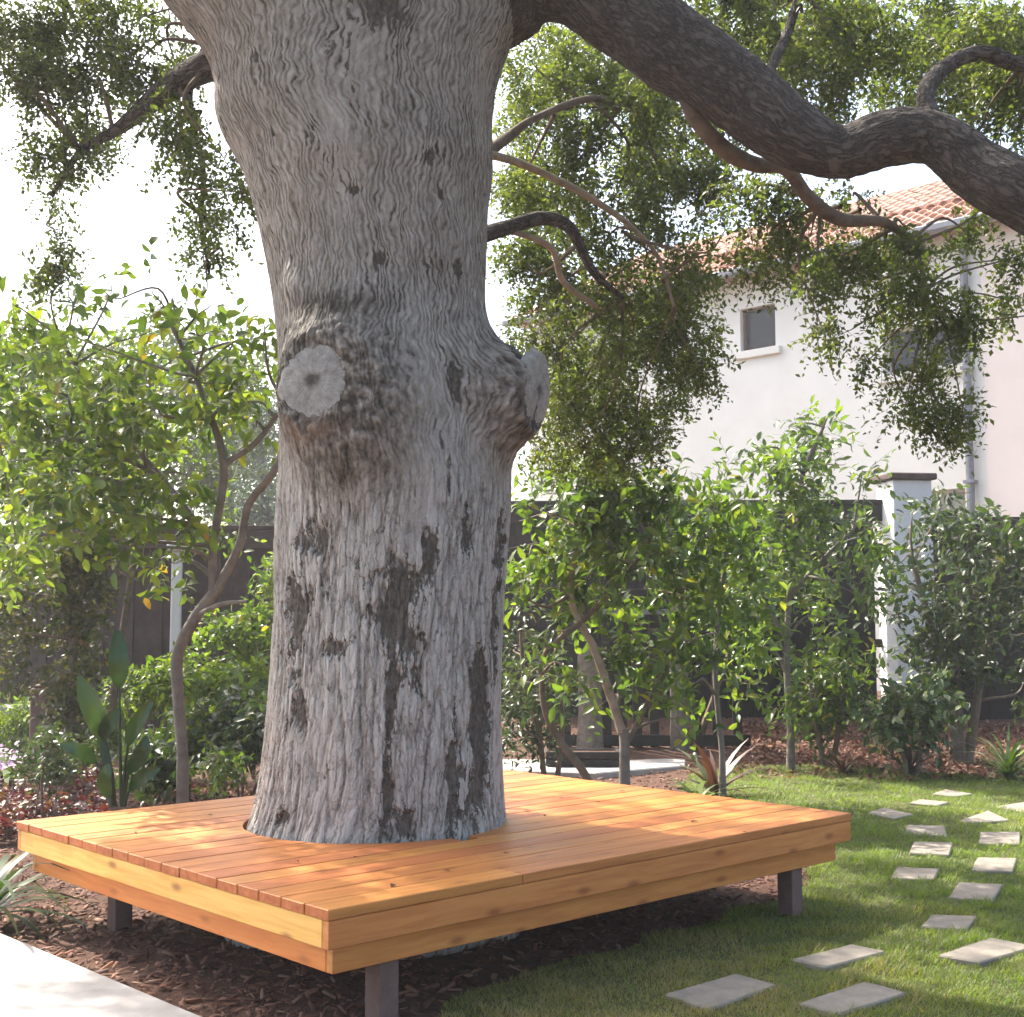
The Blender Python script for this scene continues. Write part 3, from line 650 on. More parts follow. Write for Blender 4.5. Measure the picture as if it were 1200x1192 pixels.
def cells(su, sv, wid):
    cx = n.new("ShaderNodeCombineXYZ"); l.new(math_node(n, l, 'MULTIPLY', attr("uw"), su), cx.inputs[0]); l.new(math_node(n, l, 'MULTIPLY', attr("vw"), sv), cx.inputs[1])
    w_ = tex(n, l, "noise", 34, co, Detail=3, Roughness=.6); vm = n.new("ShaderNodeVectorMath"); vm.operation = 'MULTIPLY_ADD'; l.new(w_.outputs["Color"], vm.inputs[0]); vm.inputs[1].default_value = (.9, .9, 0); l.new(cx.outputs[0], vm.inputs[2])
    v_ = n.new("ShaderNodeTexVoronoi"); v_.feature = 'DISTANCE_TO_EDGE'; v_.voronoi_dimensions = '2D'; v_.inputs["Scale"].default_value = 1.0; l.new(vm.outputs[0], v_.inputs["Vector"])
    return math_node(n, l, 'DIVIDE', v_.outputs["Distance"], wid, True)
g_lo = math_node(n, l, 'ADD', math_node(n, l, 'ADD', math_node(n, l, 'MULTIPLY', cells(27, 5.5, .18), .56), math_node(n, l, 'MULTIPLY', cells(52, 15.0, .20), .30)), math_node(n, l, 'MULTIPLY', waves(23, 4.0, 1.0, 7.0, 2.6, .6), .14))
lowa = attr("low"); amp_ = attr("amp")
gmix = n.new("ShaderNodeMix"); l.new(lowa, gmix.inputs[0]); l.new(g_up, gmix.inputs[2]); l.new(g_lo, gmix.inputs[3]); gg = gmix.outputs[0]
fz = math_node(n, l, 'ADD', at.outputs["Fac"], math_node(n, l, 'MULTIPLY', math_node(n, l, 'SUBTRACT', nz.outputs["Fac"], .5), .32))
fz = math_node(n, l, 'ADD', fz, math_node(n, l, 'MULTIPLY', math_node(n, l, 'SUBTRACT', nz2.outputs["Fac"], .5), .22))
fz = math_node(n, l, 'ADD', fz, math_node(n, l, 'MULTIPLY', math_node(n, l, 'MULTIPLY', math_node(n, l, 'SUBTRACT', gg, .62), amp_), .40))
nz3 = tex(n, l, "noise", 24, co, (1, 1, .45), Detail=7, Roughness=.72)
sv_ = math_node(n, l, 'ADD', attr("spotv"), math_node(n, l, 'MULTIPLY', math_node(n, l, 'SUBTRACT', nz3.outputs["Fac"], .5), 1.1)); sv_ = math_node(n, l, 'ADD', sv_, math_node(n, l, 'MULTIPLY', math_node(n, l, 'SUBTRACT', .62, gg), .75))
sm_ = n.new("ShaderNodeMapRange"); sm_.interpolation_type = 'SMOOTHSTEP'; sm_.inputs["From Min"].default_value = .34; sm_.inputs["From Max"].default_value = .62; l.new(sv_, sm_.inputs["Value"])
fz = math_node(n, l, 'MULTIPLY', fz, math_node(n, l, 'SUBTRACT', 1.0, math_node(n, l, 'MULTIPLY', sm_.outputs[0], .62)))
nz4 = tex(n, l, "noise", 60, co, (1, 1, .35), Detail=6, Roughness=.75); inn = math_node(n, l, 'MULTIPLY', math_node(n, l, 'SUBTRACT', nz4.outputs["Fac"], .5), 1.0); fz = math_node(n, l, 'ADD', fz, math_node(n, l, 'MULTIPLY', inn, sm_.outputs[0]))
rp = ramp(n, [(.05, (.045, .038, .031)), (.32, (.135, .118, .100)), (.58, (.275, .252, .226)), (.85, (.42, .400, .375))]); l.new(fz, rp.inputs[0])
ar = n.new("ShaderNodeAttribute"); ar.attribute_name = "rust"
l.new(mixc(n, l, math_node(n, l, 'MULTIPLY', ar.outputs["Fac"], .55), rp.outputs[0], (.24, .145, .09)), b.inputs["Base Color"])
b.inputs["Roughness"].default_value = .92; b.inputs["Specular IOR Level"].default_value = .2
pv = bump(n, l, math_node(n, l, 'MULTIPLY', gg, amp_), .9, .012, None); pv = bump(n, l, math_node(n, l, 'MULTIPLY', nz4.outputs['Fac'], sm_.outputs[0]), .8, .016, None, pv); pv = bump(n, l, nz.outputs["Fac"], .7, .007, None, pv); bump(n, l, nz2.outputs["Fac"], .5, .003, b, pv); M_bark = m
trunk = link("trunk", mesh_np("trunk", V - OB, [F], True, {"tone": tone.ravel(), "rust": rust.ravel(), "uw": Uw.ravel(), "vw": Vw.ravel(), "low": low.ravel(), "spotv": spotv.ravel(), "amp": ((1 - .75 * smooth_patch) * (1 - .8 * flake) * (1 - .5 * burlm)).ravel()}), M_bark, oak)

m, n, l, b = nt("sawn_wood"); co = coords(n)
sp = n.new("ShaderNodeSeparateXYZ"); l.new(co, sp.inputs[0])
an = math_node(n, l, 'ARCTAN2', sp.outputs[1], sp.outputs[0]); rr_ = n.new("ShaderNodeVectorMath"); rr_.operation = 'LENGTH'; l.new(co, rr_.inputs[0])
cb = n.new("ShaderNodeCombineXYZ"); l.new(math_node(n, l, 'MULTIPLY', an, 6.0), cb.inputs[0]); l.new(math_node(n, l, 'MULTIPLY', rr_.outputs["Value"], 9.0), cb.inputs[1])
t1 = tex(n, l, "noise", 2.2, cb.outputs[0], Detail=5, Roughness=.7); t2 = tex(n, l, "noise", 22, co, Detail=8, Roughness=.75)
rp = ramp(n, [(.30, (.09, .08, .07)), (.46, (.24, .225, .205)), (.62, (.38, .365, .345)), (.8, (.47, .46, .445))])
ff = math_node(n, l, 'ADD', math_node(n, l, 'MULTIPLY', t1.outputs["Fac"], .35), math_node(n, l, 'MULTIPLY', t2.outputs["Fac"], .65))
cen = ramp(n, [(0, (.42, .42, .42)), (.055, (0, 0, 0))]); l.new(rr_.outputs["Value"], cen.inputs[0])
l.new(math_node(n, l, 'SUBTRACT', ff, cen.outputs[0]), rp.inputs[0]); l.new(rp.outputs[0], b.inputs["Base Color"]); b.inputs["Roughness"].default_value = .9
bump(n, l, t1.outputs["Fac"], .8, .008, b); M_sawn = m
for k, ((c, n_), (ra, rb)) in enumerate(zip(CUTS, ((.195, .21), (.18, .21)))):
    nr_, ns_ = 14, 72; rad = np.linspace(0, 1, nr_)[:, None]; th_ = np.linspace(0, 2 * np.pi, ns_, endpoint=False)[None]
    wob = 1 + .12 * noise3(np.cos(th_) * 1.6 + 5 * k, np.sin(th_) * 1.6, 2.2) + .06 * noise3(np.cos(th_) * 5, np.sin(th_) * 5, 7.1)
    lx = rad * ra * np.cos(th_) * wob; ly = rad * rb * np.sin(th_) * wob
    dz = -.004 + .024 * (1 - rad ** 2) * np.ones_like(th_) - .035 * sstep(.88, 1.0, rad) + .004 * noise3(lx * 30, ly * 30, 1.0) - .012 * np.exp(-(np.hypot(lx, ly) / .012) ** 2)
    if k == 1: dz = dz - .022 * np.exp(-((lx - .25 * ly - .02) / .016) ** 2) * (rad < .9)
    V = np.stack([lx, ly, dz], -1).reshape(-1, 3)
    i, j = np.meshgrid(np.arange(nr_ - 1), np.arange(ns_), indexing='ij'); j2 = (j + 1) % ns_
    F = np.stack([i * ns_ + j, (i + 1) * ns_ + j, (i + 1) * ns_ + j2, i * ns_ + j2], -1).reshape(-1, 4)
    o = link("branch_scar", mesh_np("branch_scar", V, [F], True), M_sawn, oak)
    zax = Vector(n_); xax = Vector((0, 0, 1)).cross(zax).normalized(); yax = zax.cross(xax)
    mt = Matrix((xax, yax, zax)).transposed().to_4x4(); mt.translation = Vector(c - OB); o.matrix_local = mt
    tag(o, "pale round sawn face with dark centre" if k == 0 else "pale cracked sawn face seen edge on")

def limb(paths_px, name="limb", seg=56, per=26, mat=None, amp=.05):
    dsp = lambda bb, d, r, th_, s: r * (.10 * noise3(bb[..., 0] * 3, bb[..., 1] * 3, bb[..., 2] * 3) + amp * (1 - 2.2 * np.abs(noise3(np.cos(th_) * 3.0 + 0 * s, np.sin(th_) * 3.0 + 0 * s, s * 2.6))) + .03 * noise3(bb[..., 0] * 26, bb[..., 1] * 26, bb[..., 2] * 26))
    q = np.asarray(paths_px, float).copy(); q[:, :3] -= OB
    return link(name, tubes_mesh(name, [q], seg, per, dsp), mat or M_limb, oak)
big = stem(6.3, (520, 30, 62, 6.5), (600, -30, 70, 6.45), (665, -32, 58, 6.4), (735, 18, 50, 6.3), (800, 65, 48, 6.2), (870, 112, 45, 6.1), (935, 160, 38, 6.0), (985, 178, 31, 6.0), (1042, 160, 32, 5.95), (1098, 162, 30, 5.9), (1150, 200, 35, 5.8), (1200, 230, 38, 5.7), (1300, 280, 38, 5.6), (1430, 300, 30, 5.4), (1600, 260, 20, 5.2))
limb(big, per=30)
limb(stem(6.6, (350, 40, 70), (285, -50, 76), (165, -160, 66), (-60, -230, 50, 6.9), (-300, -300, 36, 7.3), (-560, -330, 20, 7.8)), mat=M_bark, per=20)
limb(stem(6.7, (400, -100, 130), (410, -260, 110), (440, -450, 85, 7.0), (430, -650, 55, 7.4), (470, -820, 25, 7.8)), per=12)
limb(stem(6.9, (300, 55, 22), (242, 78, 18), (200, 102, 15, 7.1), (140, 150, 7.5, 7.3), (95, 178, 4, 7.4), (60, 230, 3, 7.4)), "branch", 20, 14)
limb(stem(6.2, (798, 92, 10), (815, 138, 10.5), (850, 176, 10.5, 6.3), (885, 193, 9, 6.4), (920, 197, 8.5, 6.5), (948, 232, 8.5, 6.6), (985, 257, 8, 6.7), (1040, 262, 5.5, 6.8), (1075, 300, 3.5, 6.9), (1090, 370, 2.5, 6.9)), "branch", 18, 14, M_twig)
limb(stem(7.2, (560, 185, 8, 6.8), (590, 165, 6.5), (625, 140, 4.5, 7.4), (690, 116, 4.5, 7.8), (745, 125, 3, 8)), "branch", 14, 12, M_twig)
limb(stem(7.2, (560, 178, 6, 6.8), (610, 192, 4.6), (680, 225, 4.2, 7.4), (735, 262, 3.2, 7.6), (770, 300, 2.6, 7.7), (790, 360, 1.6, 7.7)), "branch", 14, 12, M_paletwig)
limb(stem(7.2, (550, 280, 11, 6.8), (590, 268, 9.5), (635, 256, 8.5, 7.4), (668, 268, 7, 7.5), (695, 318, 5, 7.6), (730, 350, 3, 7.7)), "branch", 16, 12, M_limb)
limb(stem(7.2, (592, 268, 4, 7.25), (645, 290, 3.8, 7.4), (660, 330, 4, 7.5), (700, 360, 3, 7.6)), "branch", 12, 12, M_paletwig)
limb(stem(6.0, (1095, 145, 10, 5.95), (1085, 110, 11, 6.1), (1108, 78, 9, 6.3), (1150, 62, 9, 6.4), (1200, 75, 9, 6.5), (1280, 60, 6, 6.7)), "branch", 16, 12, M_limb)
limb(stem(6.2, (895, 125, 7, 6.1), (905, 78, 6, 6.4), (922, 40, 6, 6.6), (938, -10, 5, 6.8)), "branch", 12, 12, M_limb)
limb(stem(6.3, (640, -60, 20, 6.6), (760, -70, 18, 7.0), (850, -10, 12, 7.4), (890, 2, 10, 7.6), (960, -20, 8, 7.8)), "branch", 12, 12, M_limb)

OAKC = []
def oc(Y, rows, flat=1.0):
    for (px, py, r) in rows: OAKC.append(cl(px, py, Y + RNG.normal() * .3, r, None, flat))
oc(7.6, [(25, 20, 55), (85, 30, 60), (150, 25, 55), (45, 80, 45), (110, 90, 48), (160, 75, 40), (75, 135, 42), (115, 140, 35), (55, 175, 26), (90, 180, 26), (70, 225, 20), (62, 268, 24), (72, 305, 22), (15, 95, 28), (45, 320, 16)])
oc(7.4, [(205, 75, 34), (195, 125, 34), (225, 150, 38), (205, 175, 28), (235, 205, 34), (262, 185, 30), (232, 250, 28), (255, 268, 27), (238, 300, 23), (262, 310, 20), (243, 335, 17), (285, 225, 26)])
oc(8.3, [(620, 70, 50), (670, 100, 50), (720, 60, 50), (770, 110, 50), (640, 150, 45), (610, 215, 40), (700, 165, 55), (765, 185, 55), (720, 235, 60), (790, 245, 50), (655, 215, 40), (830, 190, 45), (610, 300, 35), (640, 330, 45), (690, 310, 50), (755, 310, 60),
         (800, 320, 45), (735, 380, 65), (680, 390, 55), (790, 390, 52), (640, 400, 40), (820, 430, 30), (760, 450, 55), (700, 460, 55), (655, 470, 42), (745, 505, 40), (690, 520, 38), (640, 520, 25), (620, 370, 30)])
oc(9.6, [(610, 110, 50), (660, 60, 60), (740, 110, 55), (820, 80, 55), (640, 260, 50), (850, 140, 40), (600, 190, 40), (690, 430, 50), (620, 450, 40), (780, 160, 50)])
oc(7.2, [(850, 10, 50), (910, 40, 50), (960, 20, 55), (1020, 45, 50), (1080, 20, 55), (1140, 40, 50), (1190, 25, 50), (1000, 95, 40), (1060, 90, 40), (1130, 105, 42), (1180, 110, 45), (1190, 165, 35), (945, 85, 40), (880, 70, 30), (1150, 150, 28), (1235, 80, 60), (800, 10, 30)])
oc(8.6, [(900, 30, 60), (1000, 20, 65), (1100, 60, 60), (1170, 70, 60), (960, 110, 40), (1050, 110, 40), (860, 60, 40)])
oc(7.0, [(870, 225, 30), (850, 270, 32), (905, 265, 36), (895, 310, 30), (950, 275, 34), (985, 300, 36), (955, 330, 30), (1035, 300, 36), (1030, 335, 34), (1075, 330, 32), (1085, 300, 30), (1110, 355, 36), (1000, 385, 28), (1040, 385, 22), (1095, 385, 20), (1130, 375, 22),
         (1150, 400, 22), (1175, 350, 18), (1195, 300, 24), (1205, 370, 20), (1020, 420, 18), (1080, 445, 32), (1060, 480, 26), (1105, 480, 30), (1095, 510, 22), (1130, 490, 16), (1145, 250, 16), (920, 215, 26), (940, 245, 22), (1130, 270, 20), (1165, 305, 18), (1060, 265, 20), (1000, 230, 18), (965, 390, 16)])
# the crown overhead and behind the viewer's upper edge: it shades the deck and lawn
crown_rng = np.random.default_rng(77)
LIT = [(-2.4, 4.2, .12), (-3.4, 4.6, .6), (-1.7, 3.9, .15), (-6.0, 8.5, 2.4), (-4.2, 9.6, 1.6), (-5.5, 12, 2.5), (-3.0, 11.5, 1.2), (-1.0, 14.5, 2), (1.6, 11.2, 1.4), (3.3, 11.5, 1.4), (4.2, 10.4, .5), (-1.95, 6.35, .62), (-1.40, 6.30, .45), (-1.15, 7.0, .35), (.35, 7.25, .20), (1.35, 6.7, .10), (2, 14.5, 2.2), (5, 15, 2.2), (3.2, 8.4, .35), (2.9, 6.1, .3), (-.45, 5.3, .16)]  # spots left in sun; the unseen crown is shaped with gaps for them
LIT3 = [(-2.8, 8.2, 2.6, 1.1), (-2.0, 8.2, 2.2, .7), (-3.3, 8.1, 3.2, .9), (-4, 11.8, 3, 1.6), (1.0, 8.4, 3.0, .9), (.9, 8.6, 4.0, .8), (.9, 10.2, 2.0, 1.0), (2.6, 12.6, 2.3, 1.2), (2.4, 7.0, 3.4, .8), (-3.6, 7.6, 4.6, .9), (-2.7, 7.4, 3.8, .7), (1.6, 10.6, 1.6, .6), (4, 7.3, 5.2, 1.0), (2.6, 7.3, 4.8, .7)]
def sunny(c, r): 
    for q in LIT3:
        d = c - np.array(q[:3]); t_ = d @ SUN
        if t_ > .1 and np.linalg.norm(d - SUN * t_) < q[3] + r * .45: return True
    return False
cand = 0
while cand < 520:
    a = crown_rng.random() * 2 * np.pi; rr0 = 9.5 * math.sqrt(crown_rng.random()); x = TC[0] - .3 + rr0 * math.cos(a); y = 6.8 + rr0 * math.sin(a)
    zc = 5.0 + 4.2 * math.sqrt(max(0, 1 - (rr0 / 10) ** 2)) * crown_rng.random() + .5 * crown_rng.random()
    cand += 1
    rel = np.array([x, y, zc - CAMH]); fwd = rel[1] * CT + rel[2] * ST; up = -rel[1] * ST + rel[2] * CT
    r = .42 + .4 * crown_rng.random()
    if fwd > .3 and abs(rel[0] / fwd) < .40 + r / fwd and up / fwd < .395 + r * 1.1 / fwd: continue
    gxy = np.array([x, y]) - SUN[:2] / SUN[2] * (zc - .4)
    if any(np.hypot(gxy[0] - q[0], gxy[1] - q[1]) < q[2] + r * .55 for q in LIT): continue
    if sunny(np.array([x, y, zc]), r): continue
    OAKC.append((x, y, zc, r, r, r * .6))
for _ in range(330):                    # unseen boughs added up the sun's path to cast shade on the deck
    tgt = B_ + e1 * (LEN + 1.0) * (crown_rng.random() - .08) + e2 * (WID + .5) * (crown_rng.random() - .12); zc = 4.8 + 3.4 * crown_rng.random(); r = .425 + .1 * crown_rng.random()
    x, y = tgt + SUN[:2] / SUN[2] * (zc - .5); rel = np.array([x, y, zc - CAMH]); fwd = rel[1] * CT + rel[2] * ST; up = -rel[1] * ST + rel[2] * CT
    if fwd > .3 and abs(rel[0] / fwd) < .40 + r / fwd and up / fwd < .395 + r * 1.1 / fwd: continue
    if any(np.hypot(tgt[0] - q[0], tgt[1] - q[1]) < q[2] + r * .3 for q in LIT) : continue
    OAKC.append((x, y, zc, r, r, r * .6))
print("oak clumps", len(OAKC))
orng = np.random.default_rng(55)
BR = [stem(7.2, (560, 185, 8, 6.8), (625, 140, 4.5, 7.4), (745, 125, 3, 8)), stem(7.2, (610, 192, 4.6), (735, 262, 3.2, 7.6), (790, 360, 2, 7.7)), stem(7.2, (590, 268, 9), (668, 268, 7, 7.5), (730, 350, 3, 7.7)), stem(6.5, (850, 176, 8, 6.3), (948, 232, 8, 6.6), (1040, 262, 5, 6.8), (1090, 370, 2.5, 6.9)),
      stem(7, (242, 78, 15, 6.9), (140, 150, 7, 7.3), (60, 230, 3, 7.4)), stem(7.5, (95, 178, 4, 7.4), (62, 225, 2.5), (66, 310, 1.5)), stem(6.3, (1108, 78, 9, 6.3), (1200, 75, 9, 6.5)), stem(6.6, (905, 78, 6, 6.4), (938, -10, 5, 6.8)), stem(7.5, (760, -70, 16, 7.0), (890, 2, 10, 7.6), (960, -20, 8, 7.8)), big[3:10], stem(7.2, (285, -20, 60, 6.8), (240, 20, 20, 7.2), (230, 120, 8, 7.3), (245, 300, 3, 7.4))]
limb(stem(7.2, (300, -20, 30, 6.8), (250, 40, 7, 7.1), (222, 110, 4.5, 7.3), (238, 200, 3.2, 7.4), (236, 260, 2.4, 7.4), (246, 325, 1.5, 7.4)), "branch", 12, 12, M_limb)
_v = np.array([c for c in OAKC if c[3] < .42]); br_ = reach(orng, BR, _v, .014, .0035, 0, -.05)
br_ = [np.asarray(q) - np.array([*OB, 0]) for q in br_ if np.linalg.norm(np.asarray(q[0][:3]) - np.asarray(q[2][:3])) < 1.15]
tag(link("branches", tubes_mesh("branches", br_, 6, 7), M_twig, oak), kind="stuff")
OAKC = np.array(OAKC); far_ = OAKC[:, 3] >= .42; vis = OAKC[~far_]; over = OAKC[far_]
Pn, T, N, L, rnd, tw = sprigs(orng, vis, 140000, .039, 9, .55, .45, .26)
tag(link("crown", leaf_mesh("crown", Pn - OB, T, N, L, .55, DIAM, rnd), L_oak, oak), kind="stuff")
tag(link("twigs", twig_mesh("twigs", tw[::2] - OB, .0022), M_twig, oak), kind="stuff")
Pn, T, N, L, rnd, tw = sprigs(orng, over, 120000, .066, 9, .4, .34, .5)
tag(link("crown", leaf_mesh("crown", Pn - OB, T, N, L, .6, DIAM, rnd), L_oak, oak), kind="stuff")  # unseen leaves overhead, including those added to shade the deck

# ------------------------------------------------------------------ neighbouring house
HC = P(1137, 500, 20.0)[:2]; hd = unit(np.array([-1.03, 1.0])); hn = np.array([-hd[1], hd[0]]); hn = hn if hn[1] < 0 else -hn
HROT = math.atan2(hd[1], hd[0])
house = empty("house", (HC[0], HC[1], 0), "white stucco two storey house with red clay tile roof beyond the fence", "house", None, HROT)
# local x runs along the wall away from us, local y = inward (away from the viewer)
yin = 1.0 if (np.array([-math.sin(HROT), math.cos(HROT)]) @ hn) < 0 else -1.0
def wallpt(px, py):                     # where a sight line meets the wall plane, in house coordinates
    d = ray(px, py); o3 = np.array([0, 0, CAMH]); t = ((np.array([*HC, 0]) - o3)[:2] @ hn) / (d[:2] @ hn); q = o3 + d * t
    return (q[:2] - HC) @ hd, q[2]
EA = wallpt(1168, 258)[1]; print("eave", EA, wallpt(845, 318), wallpt(720, 345))
def yb(a, b_): return (min(a * yin, b_ * yin), max(a * yin, b_ * yin))
WX0, WX1 = -6.0, 9.5
def rect(p0, p1):
    a, zb = wallpt(*p0); b2, zt = wallpt(*p1); return min(a, b2), max(a, b2), min(zb, zt), max(zb, zt)
WINS = [rect((868, 413), (908, 355)), rect((1037, 440), (1127, 372)), rect((1084, 625), (1131, 572))]
# wall built of panels round the openings
xs_ = sorted({WX0, WX1, *[w[0] for w in WINS], *[w[1] for w in WINS]})
for a, b2 in zip(xs_[:-1], xs_[1:]):
    if b2 - a < .01: continue
    holes = sorted([(w[2], w[3]) for w in WINS if w[0] < (a + b2) / 2 < w[1]]); z = -.2
    for h in holes + [(EA - .06, None)]:
        if h[0] - z > .01:
            q = yb(0, .3); link("wall", box(a, b2, q[0], q[1], z, h[0]), M_wall, house)
        z = h[1]
for k, w in enumerate(WINS):
    wi = link("window", box(w[0], w[1], *yb(.16, .20), w[2], w[3]), M_glass if k < 2 else M_curtain, house)
    fm = M_frame if k == 0 else M_framew; t = .05
    for q in ((w[0], w[0] + t, w[2], w[3]), (w[1] - t, w[1], w[2], w[3]), (w[0] + t, w[1] - t, w[3] - t, w[3]), (w[0] + t, w[1] - t, w[2], w[2] + t)):
        link("frame", box(q[0] + .002, q[1] - .002, *yb(.09, .16), q[2] + .002, q[3] - .002, .004), fm, wi)
    if k > 0:
        mid = (w[0] + w[1]) / 2; link("mullion", box(mid - .03, mid + .03, *yb(.10, .158), w[2] + t, w[3] - t, .004), fm, wi)
    if k == 1: link("curtain", box(mid - .45, mid + .1, *yb(.21, .23), w[2] + .02, w[3] - .02), M_curtain, wi)
    if k < 2: link("sill", box(w[0] - .12, w[1] + .10, *yb(-.08, .09), w[2] - .14, w[2] - .002, .01), M_wall, wi)
dpx = wallpt(1138, 500)[0]
bmv = tubes_mesh("downpipe", [[(dpx, -.09 * yin, EA - .1, .062), (dpx, -.09 * yin, 3, .062), (dpx, -.09 * yin, .2, .062)]], 12, 6); link("downpipe", bmv, M_metal, house)
for zz in (1.5, 3.6, 5.4): link("pipe_bracket", box(dpx - .085, dpx + .085, *yb(-.16, 0), zz, zz + .05, .004), M_metal, house)
# wall past the pipe, tinted warmer and set slightly forward
q = yb(-.05, .29); link("wall", box(WX0 + .01, dpx - .25, q[0], q[1], -.2, EA - .07), mottled("peach_stucco", (.74, .66, .58), (.80, .72, .64), 1.3, .92, ((110, .35, .006),)), house)
slope = math.radians(27); OV = .42
roof = link("roof", box(WX0 - .3, WX1 + .3, *yb(-OV + .02, .31), EA - .055, EA - .005), M_framew, house)
def roof_pt(x, d, off=0): return (x, yin * (-OV + d * math.cos(slope) - off * math.sin(slope)), EA + .02 + d * math.sin(slope) + off * math.cos(slope))
rv = [roof_pt(WX0 - .3, 0), roof_pt(WX1 + .3, 0), roof_pt(WX1 + .3, 5.2), roof_pt(WX0 - .3, 5.2)]
link("roof_deck", mesh_np("roof_deck", np.array(rv + [(v[0], v[1], v[2] - .024) for v in rv]), [np.array([(0, 1, 2, 3), (7, 6, 5, 4), (0, 4, 5, 1), (1, 5, 6, 2), (2, 6, 7, 3), (3, 7, 4, 0)])]), M_tile, roof)
link("gutter", box(WX0 - .3, WX1 + .3, *yb(-OV - .13, -OV + .01), EA - .12, EA + .005, .02), M_metal, roof)
# barrel tiles, each one a piece
tw_, tl = .23, .40; tv = []; seg = 6
for yy, rad_ in ((0, .115), (tl, .095)):
    for k in range(seg + 1):
        a = math.pi * k / seg; tv.append((math.cos(a) * rad_, yy, math.sin(a) * rad_ * .85))
for yy, rad_ in ((0, .098), (tl, .080)):
    for k in range(seg + 1):
        a = math.pi * k / seg; tv.append((math.cos(a) * rad_, yy, math.sin(a) * rad_ * .85))
tfc = []; s1 = seg + 1
for k in range(seg):
    tfc.append((k, k + 1, s1 + k + 1, s1 + k)); tfc.append((2 * s1 + k, 3 * s1 + k, 3 * s1 + k + 1, 2 * s1 + k + 1)); tfc.append((k, 2 * s1 + k, 2 * s1 + k + 1, k + 1))
tile_me = mesh_np("roof_tile", np.array(tv), [np.array(tfc)], False); tile_me.materials.append(M_tile)
m, n, l, b = nt("clay_tile_piece"); oi = n.new("ShaderNodeObjectInfo"); rp = ramp(n, [(0, (.36, .17, .11)), (.4, (.50, .28, .20)), (.75, (.60, .41, .32)), (1, (.66, .52, .44))])
t = tex(n, l, "noise", 7, coords(n), Detail=4); l.new(math_node(n, l, 'ADD', math_node(n, l, 'MULTIPLY', oi.outputs["Random"], .7), math_node(n, l, 'MULTIPLY', t.outputs["Fac"], .3)), rp.inputs[0]); l.new(rp.outputs[0], b.inputs["Base Color"]); b.inputs["Roughness"].default_value = .85
tile_me.materials[0] = m
rest = []; trng = np.random.default_rng(9)
x_lo, x_hi = wallpt(1260, 250)[0], WX1
cols_ = np.arange(x_lo, x_hi, tw_)
for r in range(14):
    for cx in cols_:
        p = roof_pt(cx + trng.normal() * .008, r * .33 - .04 + trng.normal() * .01, .012 + .012 * trng.random())
        if r < 5 and len(cols_) * 5 <= 320:
            o = link("roof_tile", tile_me, None, roof, p); o.rotation_euler = (slope * 1.0 if yin > 0 else -slope, 0, trng.normal() * .02 + (0 if yin > 0 else math.pi))
        else: rest.append(p)
if rest:
    R3 = np.array(Matrix.Rotation(slope if yin > 0 else -slope, 3, 'X') @ (Matrix.Identity(3) if yin > 0 else Matrix.Rotation(math.pi, 3, 'Z'))); tvv = np.array(tv) @ R3.T
    k = len(tvv); VV = (np.array(rest)[:, None, :] + tvv[None]).reshape(-1, 3); FF = (np.array(tfc)[None] + (np.arange(len(rest)) * k)[:, None, None]).reshape(-1, 4)
    tag(link("roof_tiles", mesh_np("roof_tiles", VV, [FF]), M_tile, roof), kind="stuff")
print("tiles", len(cols_) * 5, "rest", len(rest), "yin", yin)

# ------------------------------------------------------------------ fences, pillars, gate
def fence(name, p0, p1, z0, z1, mat, label, bwid=.16, rails=(.35, .93), top=True):
    p0, p1 = np.array(p0), np.array(p1); L = np.linalg.norm(p1 - p0); a = math.atan2(*(p1 - p0)[::-1])
    f = empty(name, (p0[0], p0[1], z0), label, "fence", None, a); h = z1 - z0; nbd = int(L / bwid); r = np.random.default_rng(int(L * 100))
    base = [box(-.012, bwid + .012, -.012, .012, -.05, h - .03 - q, .003) for q in (0, .006, .012)]
    for me in base: me.materials.append(mat)
    for k in range(nbd):
        o = link("board", base[k % 3], None, f, (k * bwid, (.0125 if k % 2 else -.0125) + r.normal() * .002, 0))
    for q in rails: link("rail", box(0, L, .032, .08, h * q - .05, h * q + .05, .004), mat, f)
    if top: link("top_rail", box(-.02, L + .02, -.07, .09, h - .03, h + .02, .004), mat, f); link("top_board", box(-.01, L + .01, -.060, -.034, h - .24, h - .032, .003), mat, f)
    for k in range(int(L / 2.4) + 1): link("post", box(k * 2.4 - .05, k * 2.4 + .05, .082, .18, -.2, h - .035, .005), mat, f)
    return f
fr0, fr1 = P(575, 600, 15.8), P(1033, 583, 15.6); fr2 = P(1330, 600, 15.4)
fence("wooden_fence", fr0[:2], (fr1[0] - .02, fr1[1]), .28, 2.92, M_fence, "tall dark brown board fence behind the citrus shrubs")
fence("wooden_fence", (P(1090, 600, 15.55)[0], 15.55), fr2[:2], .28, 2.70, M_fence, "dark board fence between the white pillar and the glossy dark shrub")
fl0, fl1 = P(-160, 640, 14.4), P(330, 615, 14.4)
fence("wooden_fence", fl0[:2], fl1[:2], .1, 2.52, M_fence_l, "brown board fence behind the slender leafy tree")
def pillar(px0, px1, py, Y, label, zb=.1, capc=True):
    a, b2 = P(px0, py, Y), P(px1, py, Y); w = b2[0] - a[0]; c = (a + b2) / 2
    p = empty("pillar", (c[0], Y, zb), label, "pillar", None, math.radians(8)); h = c[2] - zb
    link("shaft", box(-w / 2 + .03, w / 2 - .03, -w / 2 + .03, w / 2 - .03, -.2, h - .06, .012), M_pillar, p)
    link("cap", box(-w / 2 - .02, w / 2 + .02, -w / 2 - .02, w / 2 + .02, h - .058, h + .02, .012), M_cap if capc else M_pillar, p)
pillar(1032, 1085, 559, 15.5, "white square masonry pillar with brown cap in the dark fence")
pillar(199, 217, 640, 14.2, "narrow white post in the brown fence behind the slender tree", .05, False)

